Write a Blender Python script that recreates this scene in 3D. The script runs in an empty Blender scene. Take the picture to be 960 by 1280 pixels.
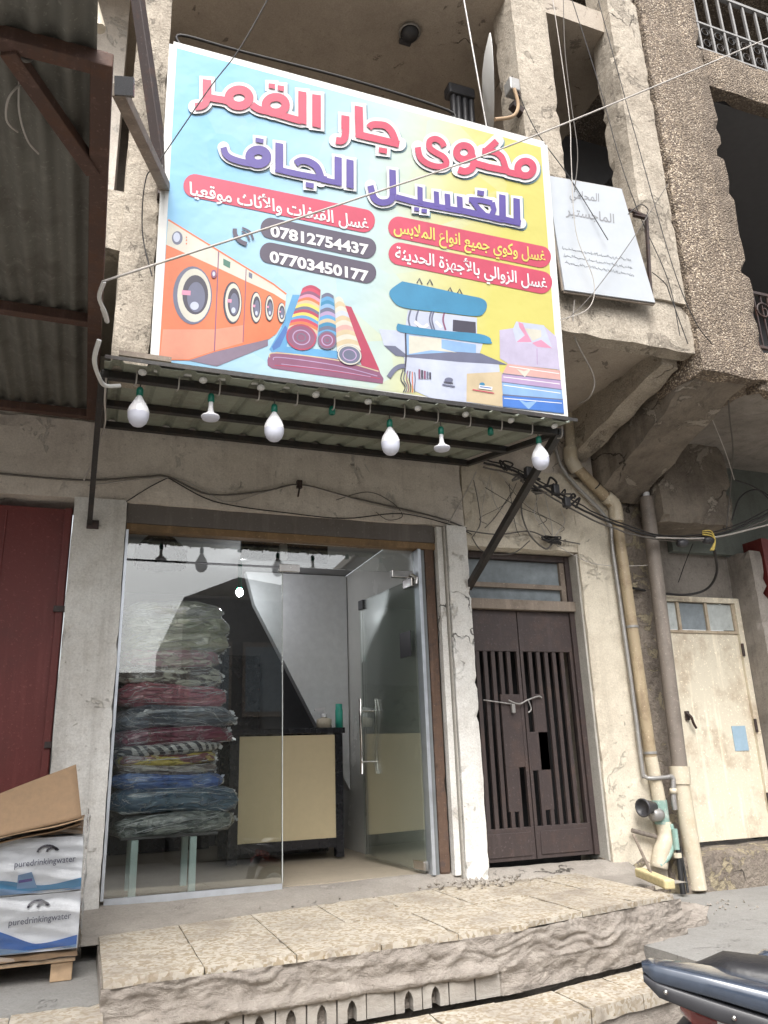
import bpy, bmesh, math, random
from math import radians, sin, cos, pi, sqrt
from mathutils import Vector, Matrix, noise
R0 = random.Random(7)
SC = bpy.context.scene
COL = SC.collection
# ------------------------------------------------------------------ camera
YAW, PITCH, ROLL, FPX = radians(20.904), radians(17.466), radians(-1.974), 969.7
CAM = Vector((0, -5.6, 1.5))
_f = Vector((sin(YAW)*cos(PITCH), cos(YAW)*cos(PITCH), sin(PITCH)))
_r0 = Vector((cos(YAW), -sin(YAW), 0)); _u0 = _r0.cross(_f)
_r = _r0*cos(ROLL) + _u0*sin(ROLL); _u = -_r0*sin(ROLL) + _u0*cos(ROLL)
cd = bpy.data.cameras.new('camera'); cam = bpy.data.objects.new('camera', cd); COL.objects.link(cam)
cam.matrix_world = Matrix(((_r.x, _u.x, -_f.x, CAM.x), (_r.y, _u.y, -_f.y, CAM.y), (_r.z, _u.z, -_f.z, CAM.z), (0, 0, 0, 1)))
cd.sensor_fit = 'VERTICAL'; cd.sensor_height = 32.0; cd.lens = FPX/1280*32.0
cd.clip_start = .05; cd.clip_end = 500
SC.camera = cam
# ------------------------------------------------------------------ sky, sun, exposure
SUN_EL, SUN_AZ = radians(52), radians(200)          # azimuth measured clockwise from +y
w = bpy.data.worlds.new('World'); SC.world = w; w.use_nodes = True
nt = w.node_tree; bg = nt.nodes['Background']
sky = nt.nodes.new('ShaderNodeTexSky'); sky.sky_type = 'NISHITA'; sky.sun_disc = False
sky.sun_elevation = SUN_EL; sky.sun_rotation = SUN_AZ; sky.air_density = 1.2; sky.dust_density = 6; sky.ozone_density = 1
hs = nt.nodes.new('ShaderNodeHueSaturation'); hs.inputs['Saturation'].default_value = .22
nt.links.new(sky.outputs[0], hs.inputs['Color']); nt.links.new(hs.outputs[0], bg.inputs['Color'])
bg.inputs['Strength'].default_value = .15
sl = bpy.data.lights.new('sun', 'SUN'); sl.energy = 1.1; sl.angle = radians(35); sl.color = (1, .97, .92)
so = bpy.data.objects.new('sun', sl); COL.objects.link(so)
so.rotation_euler = Vector((sin(SUN_AZ)*cos(SUN_EL), cos(SUN_AZ)*cos(SUN_EL), sin(SUN_EL))).to_track_quat('Z', 'Y').to_euler()
SC.view_settings.view_transform = 'Standard'; SC.view_settings.look = 'None'
SC.view_settings.exposure = 1.08; SC.view_settings.gamma = 1
SC.cycles.max_bounces = 10; SC.cycles.transparent_max_bounces = 16; SC.cycles.caustics_reflective = False; SC.cycles.caustics_refractive = False
SC.cycles.use_denoising = True
# ------------------------------------------------------------------ geometry helpers
def ray(px, py): return _f*FPX + _r*(px-480) - _u*(py-640)
def Y(px, py, y=0.0):
    d = ray(px, py); return CAM + d*((y-CAM.y)/d.y)
def Z(px, py, z):
    d = ray(px, py); return CAM + d*((z-CAM.z)/d.z)
def X(px, py, x):
    d = ray(px, py); return CAM + d*((x-CAM.x)/d.x)
def srgb(r, g, b):
    f = lambda c: (c/255/12.92 if c/255 <= .04045 else ((c/255+.055)/1.055)**2.4)
    return (f(r), f(g), f(b), 1)

class MB:
    def __init__(s): s.v = []; s.f = []; s.m = []; s.sm = []
    def add(s, vs, fs, m=0, smooth=False):
        n = len(s.v); s.v += [Vector(v) for v in vs]
        for f in fs: s.f.append([n+i for i in f]); s.m.append(m); s.sm.append(smooth)
        return s
    def box(s, x0, x1, y0, y1, z0, z1, m=0):
        v = [(x, y, z) for z in (z0, z1) for y in (y0, y1) for x in (x0, x1)]
        return s.add(v, [(0, 2, 3, 1), (4, 5, 7, 6), (0, 1, 5, 4), (2, 6, 7, 3), (0, 4, 6, 2), (1, 3, 7, 5)], m)
    def quad(s, a, b, c, d, m=0): return s.add([a, b, c, d], [(0, 1, 2, 3)], m)
    def prism(s, poly, off, m=0):
        n = len(poly); off = Vector(off); p = [Vector(q) for q in poly]
        fs = [list(range(n))[::-1], list(range(n, 2*n))] + [(i, (i+1) % n, n+(i+1) % n, n+i) for i in range(n)]
        return s.add(p+[q+off for q in p], fs, m)
    def bar(s, a, b, w, h, m=0, up=(0, 0, 1)):
        a = Vector(a); b = Vector(b); d = (b-a).normalized(); up = Vector(up)
        if abs(d.dot(up)) > .98: up = Vector((1, 0, 0))
        sd = d.cross(up).normalized(); u2 = sd.cross(d)
        p = [a+sd*(i*w/2)+u2*(j*h/2) for i, j in ((-1, -1), (1, -1), (1, 1), (-1, 1))]
        return s.prism(p, b-a, m)
    def tube(s, pts, r, n=8, m=0, caps=True):
        pts = [Vector(p) for p in pts]; k = len(pts); rs = r if isinstance(r, (list, tuple)) else [r]*k
        vs = []; ref = None
        for i, p in enumerate(pts):
            d = (pts[min(i+1, k-1)]-pts[max(i-1, 0)]).normalized()
            if ref is None: ref = d.orthogonal().normalized()
            ref = (ref-d*ref.dot(d)).normalized(); bi = d.cross(ref)
            vs += [p+(ref*cos(2*pi*j/n)+bi*sin(2*pi*j/n))*rs[i] for j in range(n)]
        fs = [(i*n+j, i*n+(j+1) % n, (i+1)*n+(j+1) % n, (i+1)*n+j) for i in range(k-1) for j in range(n)]
        s.add(vs, fs, m, True)
        if caps: s.add(vs[:n], [list(range(n))[::-1]], m); s.add(vs[-n:], [list(range(n))], m)
        return s
    def lathe(s, prof, c, n=20, m=0, axis=None):
        c = Vector(c); q = Vector((0, 0, 1)).rotation_difference(Vector(axis)).to_matrix() if axis else Matrix.Identity(3)
        vs = [c+q @ Vector((r*cos(2*pi*j/n), r*sin(2*pi*j/n), z)) for r, z in prof for j in range(n)]
        fs = [(i*n+j, i*n+(j+1) % n, (i+1)*n+(j+1) % n, (i+1)*n+j) for i in range(len(prof)-1) for j in range(n)]
        return s.add(vs, fs, m, True)
    def grid(s, fn, nu, nv, m=0, smooth=True):
        vs = [fn(i/nu, j/nv) for j in range(nv+1) for i in range(nu+1)]
        return s.add(vs, [(j*(nu+1)+i, j*(nu+1)+i+1, (j+1)*(nu+1)+i+1, (j+1)*(nu+1)+i) for j in range(nv) for i in range(nu)], m, smooth)
    def rough(s, x0, x1, y0, y1, z0, z1, cell=.06, amp=.012, seed=0, m=0, freq=5):
        """a box with its faces subdivided and its surface and corners worn by noise"""
        bm = bmesh.new(); nx, ny, nz = [max(1, min(60, int((b-a)/cell))) for a, b in ((x0, x1), (y0, y1), (z0, z1))]
        key = {}
        def vt(i, j, k):
            if (i, j, k) not in key:
                p = Vector((x0+(x1-x0)*i/nx, y0+(y1-y0)*j/ny, z0+(z1-z0)*k/nz))
                e = sum((i in (0, nx), j in (0, ny), k in (0, nz)))
                d = noise.noise_vector(p*freq+Vector((seed, seed*2, 0)))*amp*.6 + noise.noise_vector(p*freq*4)*amp*.4
                if e >= 2:
                    t = max(0, noise.noise(p*11+Vector((seed*3, 0, 0)))-.22)*amp*5+amp*.3
                    c = Vector(((x0+x1)/2, (y0+y1)/2, (z0+z1)/2))
                    d += Vector(((1 if i == 0 else -1 if i == nx else 0), (1 if j == 0 else -1 if j == ny else 0), (1 if k == 0 else -1 if k == nz else 0)))*t
                key[(i, j, k)] = bm.verts.new(p+d)
            return key[(i, j, k)]
        for k in (0, nz):
            for i in range(nx):
                for j in range(ny):
                    q = [vt(i, j, k), vt(i+1, j, k), vt(i+1, j+1, k), vt(i, j+1, k)]; bm.faces.new(q if k else q[::-1])
        for j in (0, ny):
            for i in range(nx):
                for k in range(nz):
                    q = [vt(i, j, k), vt(i+1, j, k), vt(i+1, j, k+1), vt(i, j, k+1)]; bm.faces.new(q[::-1] if j else q)
        for i in (0, nx):
            for j in range(ny):
                for k in range(nz):
                    q = [vt(i, j, k), vt(i, j+1, k), vt(i, j+1, k+1), vt(i, j, k+1)]; bm.faces.new(q if i else q[::-1])
        bm.verts.index_update()
        s.add([v.co.copy() for v in bm.verts], [[v.index for v in f.verts] for f in bm.faces], m, False); bm.free()
        return s
    def build(s, name, mats, parent=None, bevel=0, label=None, flip=False):
        if not isinstance(mats, (list, tuple)): mats = [mats]
        xs = [v.x for v in s.v]; ys = [v.y for v in s.v]; zs = [v.z for v in s.v]
        c = Vector(((min(xs)+max(xs))/2, (min(ys)+max(ys))/2, (min(zs)+max(zs))/2))
        me = bpy.data.meshes.new(name); me.from_pydata([v-c for v in s.v], [], s.f)
        for mt in mats: me.materials.append(mt)
        for p, m, sm in zip(me.polygons, s.m, s.sm): p.material_index = m; p.use_smooth = sm
        me.update()
        o = bpy.data.objects.new(name, me); COL.objects.link(o)
        wp = Vector((0, 0, 0)); q = parent
        while q: wp += q.location; q = q.parent
        o.location = c-wp; o.parent = parent
        if bevel:
            b = o.modifiers.new('bevel', 'BEVEL'); b.width = bevel; b.segments = 2; b.limit_method = 'ANGLE'
        if label: o['label'] = label
        return o
def tag(o, label, cat, group=None):
    o['label'] = label; o['category'] = cat
    if group: o['group'] = group
    return o
def thing(name, label, cat, loc, group=None):
    o = bpy.data.objects.new(name, None); COL.objects.link(o); o.location = loc; o.empty_display_size = .1
    return tag(o, label, cat, group)
def struct(o): o['kind'] = 'structure'; return o
def smoothline(p, n=6):
    p = [Vector(q) for q in p]; out = []
    for i in range(len(p)-1):
        a, b, c, d = p[max(i-1, 0)], p[i], p[i+1], p[min(i+2, len(p)-1)]
        for k in range(n):
            t = k/n; out.append(.5*((2*b)+(c-a)*t+(2*a-5*b+4*c-d)*t*t+(3*b-a-3*c+d)*t**3))
    return out+[p[-1]]
# ------------------------------------------------------------------ materials
class NT:
    def __init__(s, name):
        s.m = bpy.data.materials.new(name); s.m.use_nodes = True; s.t = s.m.node_tree; s.b = s.t.nodes['Principled BSDF']
        s.out = s.t.nodes['Material Output']
    def n(s, typ, **kw):
        nd = s.t.nodes.new('ShaderNode'+typ); 
        for k, v in kw.items():
            if isinstance(v, bpy.types.NodeSocket): s.t.links.new(v, nd.inputs[k.replace('_', ' ')])
            elif k.replace('_', ' ') in nd.inputs: nd.inputs[k.replace('_', ' ')].default_value = v
            else: setattr(nd, k, v)
        return nd
    def link(s, a, b): s.t.links.new(a, b)
    def pos(s, local=False):
        return s.n('TexCoord').outputs['Object'] if local else s.n('NewGeometry').outputs['Position']
    def mul(s, v, sc): 
        m = s.n('VectorMath', operation='MULTIPLY'); s.link(v, m.inputs[0]); m.inputs[1].default_value = sc; return m.outputs[0]
    def noise(s, v, scale, detail=6, rough=.6, dist=0):
        return s.n('TexNoise', Vector=v, Scale=scale, Detail=detail, Roughness=rough, Distortion=dist).outputs[0]
    def step(s, v, a, b, lo=0., hi=1.):
        return s.n('MapRange', Value=v, From_Min=a, From_Max=b, To_Min=lo, To_Max=hi).outputs[0]
    def math(s, op, a, b):
        m = s.n('Math', operation=op)
        for i, q in enumerate((a, b)):
            if isinstance(q, bpy.types.NodeSocket): s.link(q, m.inputs[i])
            else: m.inputs[i].default_value = q
        return m.outputs[0]
    def mix(s, fac, a, b, blend='MIX'):
        m = s.n('Mix', data_type='RGBA', blend_type=blend)
        for i, q in ((0, fac), (6, a), (7, b)):
            if isinstance(q, bpy.types.NodeSocket): s.link(q, m.inputs[i])
            else: m.inputs[i].default_value = q
        return m.outputs[2]
    def bump(s, h, dist=.01, strength=1.):
        b = s.n('Bump', Height=h, Distance=dist, Strength=strength); s.link(b.outputs[0], s.b.inputs['Normal'])
    def col(s, c):
        if isinstance(c, bpy.types.NodeSocket): s.link(c, s.b.inputs['Base Color'])
        else: s.b.inputs['Base Color'].default_value = c
    def set(s, **kw):
        for k, v in kw.items():
            k = k.replace('_', ' ')
            if isinstance(v, bpy.types.NodeSocket): s.link(v, s.b.inputs[k])
            else: s.b.inputs[k].default_value = v
        return s
def plaster(name, base, dirt, under=None, stain=.5, streak=.4, crack=.0, peel=.0, bump=.006, grain=.25, rough=.9, seed=0., scale=1.):
    t = NT(name); p = t.n('VectorMath', operation='ADD'); t.link(t.pos(), p.inputs[0]); p.inputs[1].default_value = (seed, seed*.7, seed*.3); p = p.outputs[0]
    big = t.noise(p, 1.3*scale, 9, .68, .3); mid = t.noise(p, 8*scale, 8, .65); fine = t.noise(p, 75, 4, .7)
    c = t.mix(t.math('MULTIPLY', t.step(big, .42, .72), stain), base, dirt)
    c = t.mix(t.math('MULTIPLY', t.step(mid, .48, .75), stain*.8), c, dirt)
    st = t.noise(t.mul(p, (7, 7, .45)), 1.0, 7, .7)
    c = t.mix(t.math('MULTIPLY', t.step(st, .52, .74), streak), c, tuple(x*.55 for x in dirt[:3])+(1,))
    if peel:
        pe = t.noise(p, 3.1*scale, 10, .72, .6); k = t.step(pe, .66-peel*.2, .675-peel*.2)
        c = t.mix(k, c, under or dirt)
    sp = t.noise(p, 32, 3, .6)
    c = t.mix(t.math('MULTIPLY', t.step(sp, .66, .72), .35), c, tuple(x*.4 for x in dirt[:3])+(1,))
    g = t.step(fine, .2, .8, 1-grain, 1+grain*.6)
    c = t.mix(1., c, t.n('CombineColor', Red=g, Green=g, Blue=g).outputs[0], 'MULTIPLY')
    h = t.math('ADD', t.math('MULTIPLY', mid, 1.2), t.math('MULTIPLY', fine, .35))
    if crack:
        wv = t.n('VectorMath', operation='ADD'); t.link(p, wv.inputs[0])
        t.link(t.mul(t.n('TexNoise', Vector=p, Scale=3.5, Detail=6).outputs[1], (.5, .5, .5)), wv.inputs[1])
        vo = t.n('TexVoronoi', feature='DISTANCE_TO_EDGE', Vector=wv.outputs[0], Scale=.75).outputs[0]
        kk = t.math('MULTIPLY', t.step(vo, .0015, .006, 1., 0.), t.step(t.noise(p, 1.4, 3), .66-crack*.2, .70-crack*.2, 0, .8))
        c = t.mix(kk, c, (.03, .025, .02, 1)); h = t.math('SUBTRACT', h, t.math('MULTIPLY', kk, 1.5))
    if peel: h = t.math('SUBTRACT', h, t.math('MULTIPLY', k, .5))
    t.col(c); t.bump(h, bump); t.set(Roughness=rough); return t.m
def flat(name, c, rough=.5, metal=0., var=.12, coat=0., bump=0., sc=14, local=True, dirt=None, dirtamt=.3):
    t = NT(name); p = t.pos(local); n = t.noise(p, sc, 6, .65); g = t.step(n, .25, .75, 1-var, 1+var)
    c2 = t.mix(1., c, t.n('CombineColor', Red=g, Green=g, Blue=g).outputs[0], 'MULTIPLY')
    if dirt: c2 = t.mix(t.math('MULTIPLY', t.step(t.noise(p, sc*.35, 8, .7), .45, .7), dirtamt), c2, dirt)
    t.col(c2); t.set(Roughness=t.step(n, .2, .8, max(.02, rough-.08), min(1, rough+.1)), Metallic=metal, Coat_Weight=coat)
    if bump: t.bump(n, bump)
    return t.m
def pebble(name, dark):
    t = NT(name); p = t.pos()
    v = t.n('TexVoronoi', Vector=p, Scale=64., Randomness=1.); v2 = t.n('TexVoronoi', Vector=p, Scale=95.)
    sep = t.n('SeparateColor', Color=v.outputs['Color'])
    rp = t.n('ValToRGB', Fac=sep.outputs[0]); e = rp.color_ramp.elements
    e[0].color = (.20, .155, .115, 1); e[1].color = (.68, .58, .46, 1); e[1].position = .95
    a = e.new(.5); a.color = (.34, .265, .19, 1); a = e.new(.72); a.color = (.46, .37, .27, 1)
    big = t.noise(t.mul(p, (3.2, 3.2, .35)), 1., 6, .6)
    c = t.mix(t.step(v.outputs['Distance'], .35, .75), rp.outputs[0], (.13, .10, .08, 1))
    c = t.mix(t.math('MULTIPLY', t.step(big, .42, .62), dark), c, (.14, .11, .085, 1))
    t.col(c); t.set(Roughness=.9); t.bump(t.math('SUBTRACT', 1., t.math('ADD', v.outputs['Distance'], t.math('MULTIPLY', v2.outputs['Distance'], .4))), .015); return t.m
def tiles(name, c1, c2):
    t = NT(name); p = t.pos()
    wv = t.n('VectorMath', operation='ADD'); t.link(p, wv.inputs[0]); t.link(t.mul(t.n('TexNoise', Vector=p, Scale=25., Detail=2).outputs[1], (.03, .03, .03)), wv.inputs[1])
    v = t.n('TexVoronoi', Vector=wv.outputs[0], Scale=58.); sep = t.n('SeparateColor', Color=v.outputs['Color'])
    c = t.mix(t.step(sep.outputs[1], .35, .85), c1, c2)
    c = t.mix(t.step(sep.outputs[2], .9, .95, 0, .6), c, (.26, .19, .10, 1))
    d = t.noise(p, 2.2, 9, .7); c = t.mix(t.math('MULTIPLY', t.step(d, .44, .64), .75), c, (.24, .205, .17, 1))
    d2 = t.noise(p, 14, 6, .7); c = t.mix(t.math('MULTIPLY', t.step(d2, .55, .7), .5), c, (.20, .17, .14, 1))
    t.col(c); t.set(Roughness=.65); t.bump(d2, .004); return t.m
def mortar(name, c1, c2, bump=.02):
    t = NT(name); p = t.pos(); n = t.noise(p, 6, 10, .75, .6); wv = t.noise(t.mul(p, (3, 3, 9)), 2.2, 8, .72, .5); f = t.noise(p, 60, 4, .7)
    c = t.mix(t.step(n, .35, .7), c1, c2); c = t.mix(t.math('MULTIPLY', t.step(wv, .52, .62), .35), c, tuple(x*.55 for x in c2[:3])+(1,))
    t.col(c); t.set(Roughness=.95); t.bump(t.math('ADD', t.math('ADD', n, t.math('MULTIPLY', wv, .9)), t.math('MULTIPLY', f, .25)), bump); return t.m
def rusty(name, c, rust=(.12, .045, .02, 1), amt=.5, rough=.6, sc=6., metal=.0):
    t = NT(name); p = t.pos(); a = t.noise(p, sc, 9, .72); st = t.noise(t.mul(p, (14, 14, 1.2)), 1., 6, .65); f = t.noise(p, 55, 3)
    c2 = t.mix(t.math('MULTIPLY', t.step(a, .5, .62), amt), c, rust); c2 = t.mix(t.math('MULTIPLY', t.step(st, .54, .68), amt*.7), c2, tuple(x*1.6+.02 for x in c[:3])+(1,))
    c2 = t.mix(t.math('MULTIPLY', t.step(f, .62, .68), .35), c2, tuple(x*2.2+.05 for x in c[:3])+(1,))
    t.col(c2); t.set(Roughness=rough, Metallic=metal); t.bump(t.math('ADD', a, t.math('MULTIPLY', f, .4)), .003); return t.m
def glassmat(name, tint, rmul=1.8, base=.0):
    t = NT(name); tr = t.n('BsdfTransparent', Color=tint); gl = t.n('BsdfGlossy', Color=(1, 1, 1, 1), Roughness=.0)
    fr = t.n('Fresnel', IOR=1.52); k = t.math('MINIMUM', t.math('ADD', t.math('MULTIPLY', fr.outputs[0], rmul), base), 1.)
    mx = t.n('MixShader'); t.link(k, mx.inputs[0]); t.link(tr.outputs[0], mx.inputs[1]); t.link(gl.outputs[0], mx.inputs[2]); t.link(mx.outputs[0], t.out.inputs[0]); return t.m
def bagged(name, c, c2=None, patt=None):
    """cloth inside a creased clear plastic bag"""
    t = NT(name); p = t.pos(True); q = t.n('VectorMath', operation='ADD'); t.link(p, q.inputs[0])
    s_ = R0.random()*40; q.inputs[1].default_value = (s_, s_*1.3, s_*.7); p2 = q.outputs[0]
    c = tuple(min(.7, q*1.75+.004) for q in c[:3])+(1,)
    if c2: c2 = tuple(min(.75, q*1.75+.004) for q in c2[:3])+(1,)
    col = c
    if patt == 'zig':
        wv = t.n('TexWave', wave_type='BANDS', bands_direction='DIAGONAL', Vector=t.mul(p2, (1, 1, 1)), Scale=9., Distortion=3., Detail=1.); col = t.mix(t.step(wv.outputs[1], .45, .55), c, c2)
    elif c2:
        col = t.mix(t.step(t.noise(t.mul(p2, (2.2, 2.2, 7)), 3., 4, .6, .6), .47, .53), c, c2)
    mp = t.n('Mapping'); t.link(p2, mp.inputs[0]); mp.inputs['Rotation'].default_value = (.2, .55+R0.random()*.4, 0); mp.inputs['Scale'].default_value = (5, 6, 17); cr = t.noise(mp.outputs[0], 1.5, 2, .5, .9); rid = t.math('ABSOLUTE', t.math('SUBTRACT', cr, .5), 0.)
    crease_glint = t.step(rid, .004, .026, 1., 0.)
    col = t.mix(t.math('MULTIPLY', crease_glint, .4), col, (.82, .84, .88, 1))  # highlights along the creases painted white into the cloth colour
    col = t.mix(t.math('MULTIPLY', t.step(t.noise(p2, 3, 5), .45, .7), .07), col, (.6, .62, .65, 1))  # faint pale haze of the plastic painted over the cloth colour
    t.col(col); t.set(Roughness=.3, Coat_Weight=1., Coat_Roughness=.06)
    t.bump(t.math('ADD', t.math('MULTIPLY', cr, 1.), t.math('MULTIPLY', crease_glint, .25)), .03)
    return t.m
def emit(name, c, s):
    t = NT(name); t.set(Emission_Color=c, Emission_Strength=s); t.col(c); return t.m

M = {}
M['wall'] = plaster('wall_plaster', (.68, .62, .55, 1), (.36, .30, .25, 1), (.54, .50, .45, 1), stain=.5, streak=.3, crack=.35, peel=.3, bump=.006)
M['cream'] = plaster('cream_plaster', (.66, .60, .49, 1), (.36, .29, .22, 1), (.58, .53, .44, 1), stain=.42, streak=.3, crack=.25, peel=.3, bump=.008, seed=3)
M['white'] = plaster('white_plaster', (.76, .75, .72, 1), (.44, .40, .35, 1), (.60, .57, .52, 1), stain=.5, streak=.42, crack=.12, peel=.2, bump=.007, seed=7)
M['reveal'] = plaster('grey_reveal', (.45, .43, .39, 1), (.24, .22, .19, 1), stain=.5, streak=.3, bump=.006, seed=2)
M['pillar'] = plaster('pillar_render', (.52, .46, .38, 1), (.27, .22, .17, 1), (.38, .33, .27, 1), stain=.55, streak=.45, crack=.5, peel=.4, bump=.022, grain=.5, seed=11)
M['soffit'] = plaster('soffit_paint', (.46, .40, .335, 1), (.28, .235, .19, 1), (.22, .19, .16, 1), stain=.5, streak=.0, crack=.3, peel=.2, bump=.005, seed=5)
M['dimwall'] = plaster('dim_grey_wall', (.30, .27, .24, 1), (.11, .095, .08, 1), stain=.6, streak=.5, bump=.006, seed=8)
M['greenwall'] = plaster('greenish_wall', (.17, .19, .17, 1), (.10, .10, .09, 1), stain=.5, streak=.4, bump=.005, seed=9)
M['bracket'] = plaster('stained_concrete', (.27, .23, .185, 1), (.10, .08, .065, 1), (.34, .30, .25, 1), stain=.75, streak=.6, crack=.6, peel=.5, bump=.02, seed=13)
M['rubble'] = plaster('rubble_stone', (.33, .28, .23, 1), (.15, .12, .10, 1), (.45, .38, .26, 1), stain=.7, streak=.2, crack=.7, peel=.6, bump=.05, seed=15, scale=2)
M['conc'] = plaster('worn_concrete', (.34, .31, .275, 1), (.19, .168, .145, 1), (.40, .36, .325, 1), stain=.6, streak=0, crack=.3, peel=.3, bump=.01, seed=17)
M['concgrey'] = plaster('grey_concrete', (.27, .263, .25, 1), (.18, .173, .16, 1), (.31, .30, .285, 1), stain=.5, streak=0, peel=.2, bump=.01, seed=19)
M['asphalt'] = plaster('dusty_asphalt', (.22, .21, .195, 1), (.15, .14, .13, 1), stain=.6, streak=0, bump=.012, seed=21)
M['pebble'] = pebble('pebbledash', .8)
M['tile'] = tiles('terrazzo_tile', (.50, .455, .385, 1), (.32, .26, .18, 1))
M['mortar'] = mortar('torn_mortar', (.42, .375, .33, 1), (.26, .225, .195, 1), .03)
M['block'] = mortar('hollow_block', (.38, .355, .32, 1), (.29, .26, .23, 1), .006)
M['brown'] = rusty('brown_steel', (.050, .037, .036, 1), (.085, .055, .045, 1), .5, .5)
M['browndark'] = rusty('dark_brown_steel', (.035, .022, .02, 1), amt=.4, rough=.55)
M['rustbeam'] = rusty('rusty_beam', (.075, .040, .03, 1), (.10, .045, .025, 1), .7, .75)
M['rust'] = rusty('flaking_rust', (.11, .068, .048, 1), (.07, .05, .045, 1), .8, .9, 14)
M['black'] = rusty('black_steel', (.018, .016, .015, 1), (.06, .035, .025, 1), .4, .5)
M['red'] = rusty('red_paint', (.125, .018, .015, 1), (.095, .018, .014, 1), .5, .5, 2)
M['beige'] = rusty('beige_paint', (.66, .60, .48, 1), (.38, .28, .19, 1), .6, .5, 2.5)
M['framebeige'] = rusty('beige_frame', (.42, .35, .26, 1), (.25, .17, .11, 1), .5, .6)
M['woodgrey'] = rusty('grey_brown_frame', (.22, .18, .145, 1), (.12, .09, .07, 1), .6, .7)
M['galv'] = rusty('galvanised', (.33, .32, .31, 1), (.22, .20, .18, 1), .4, .45, 8, .5)
M['steel'] = flat('brushed_steel', (.62, .60, .58, 1), .22, 1., .1)
M['alu'] = flat('aluminium', (.62, .66, .72, 1), .35, .7, .1)
M['dullalu'] = flat('dull_bluegrey_frame', (.20, .215, .225, 1), .5, .3, .15)
M['sheet'] = rusty('corrugated_dark', (.135, .132, .115, 1), (.06, .05, .04, 1), .5, .55, 3)
M['sheetgreen'] = rusty('corrugated_canopy', (.26, .28, .225, 1), (.15, .13, .10, 1), .45, .5, 3)
M['yellowpipe'] = rusty('yellowed_pipe', (.36, .285, .185, 1), (.22, .16, .10, 1), .7, .45, 5)
M['pvc'] = rusty('cream_pvc', (.55, .49, .385, 1), (.42, .33, .20, 1), .4, .4, 4)
M['greypipe'] = rusty('grey_pipe', (.20, .17, .145, 1), (.12, .10, .085, 1), .6, .55, 4)
M['greenpvc'] = rusty('green_fitting', (.22, .34, .30, 1), (.5, .5, .46, 1), .6, .4, 12)
M['rubber'] = flat('black_rubber', (.015, .015, .016, 1), .45)
M['plasticdk'] = flat('dark_plastic', (.04, .04, .045, 1), .4)
M['wireg'] = flat('grey_wire', (.11, .10, .09, 1), .7)
M['wired'] = flat('black_wire', (.02, .018, .018, 1), .6)
M['wirel'] = flat('pale_wire', (.42, .39, .36, 1), .6)
M['wirey'] = flat('yellow_wire', (.55, .42, .10, 1), .5)
M['bulb'] = flat('bulb_white', (.80, .80, .82, 1), .25, 0, .02)
M['diff'] = flat('bulb_diffuser', (.62, .64, .74, 1), .35, 0, .02)
M['socket'] = flat('green_socket', (.0, .13, .085, 1), .35)
M['glass'] = glassmat('shop_glass', (.95, .97, .96, 1), 2.5)
M['glassdoor'] = glassmat('greenish_door_glass', (.93, .965, .945, 1), .6, .03)
M['oldglass'] = flat('dusty_pane', (.22, .25, .27, 1), .18, 0, .25, 0, .003, 8)
M['frost'] = flat('frosted_pane', (.46, .49, .48, 1), .3, 0, .2)
M['intwall'] = flat('glossy_interior_panel', (.70, .70, .66, 1), .22, 0, .06, .3, 0, 2)
M['intdark'] = flat('dark_interior', (.11, .11, .115, 1), .6)
M['intceil'] = flat('interior_ceiling', (.20, .20, .20, 1), .7)
M['intfloor'] = plaster('interior_floor', (.42, .36, .28, 1), (.25, .21, .17, 1), stain=.4, streak=0, bump=.002, rough=.5, seed=23)
M['stair'] = flat('stair_side_paint', (.72, .74, .75, 1), .35, 0, .08)
M['counter'] = flat('cream_board', (.62, .52, .33, 1), .45, 0, .04)
M['blackgloss'] = flat('black_laminate', (.012, .012, .016, 1), .25)
M['mint'] = flat('mint_leg', (.66, .84, .82, 1), .35, 0, .05)
M['card'] = flat('cardboard', (.25, .165, .098, 1), .85, 0, .12, 0, .001, 30)
M['cardin'] = flat('cardboard_edge', (.34, .235, .145, 1), .9)
M['wood'] = flat('raw_wood', (.38, .265, .165, 1), .8, 0, .2, 0, .002, 20)
M['paper'] = flat('carton_print_white', (.82, .84, .88, 1), .3, 0, .05, .6, .004, 22)
M['wrap'] = glassmat('clear_wrap', (.96, .965, .97, 1), .8, .02)
M['oldsign'] = flat('aged_white_board', (.42, .45, .49, 1), .4, 0, .05, 0, 0, 6, True, (.50, .50, .50, 1), .35)
M['fadedtext'] = flat('faded_lettering', (.235, .24, .255, 1), .6)
M['fainttext'] = flat('faint_lettering', (.345, .365, .395, 1), .6)
M['dish'] = flat('dish_white', (.66, .66, .64, 1), .5, 0, .06)
M['turq'] = flat('turquoise_plastic', (.05, .42, .32, 1), .35)
M['bluecard'] = flat('faded_blue_card', (.30, .42, .52, 1), .6, 0, .12)
M['brush'] = flat('yellow_brush_block', (.56, .47, .26, 1), .8, 0, .25, 0, .004, 25)
M['farwall'] = plaster('darkened_far_wall', (.13, .12, .11, 1), (.07, .065, .06, 1), stain=.6, streak=.4, bump=.005, seed=31)  # colour darkened so the walls mirror dark in the shop glass
M['film'] = flat('white_glint_film', (.80, .82, .86, 1), .15, 0, .05, 1.)  # near-white for the painted highlights and the crumpled film ends
M['pitch'] = flat('passage_shade_black', (.008, .008, .009, 1), .9)
M['header'] = rusty('dull_brown_header', (.13, .115, .105, 1), (.085, .065, .05, 1), .5, .6, 3)
M['oldtimber'] = rusty('old_timber', (.20, .125, .06, 1), (.10, .07, .04, 1), .5, .7, 4)
M['lamp'] = emit('lit_lamp', (.95, .95, 1., 1), 110.)

U = -1.45            # front plane of the overhanging upper floors
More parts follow.
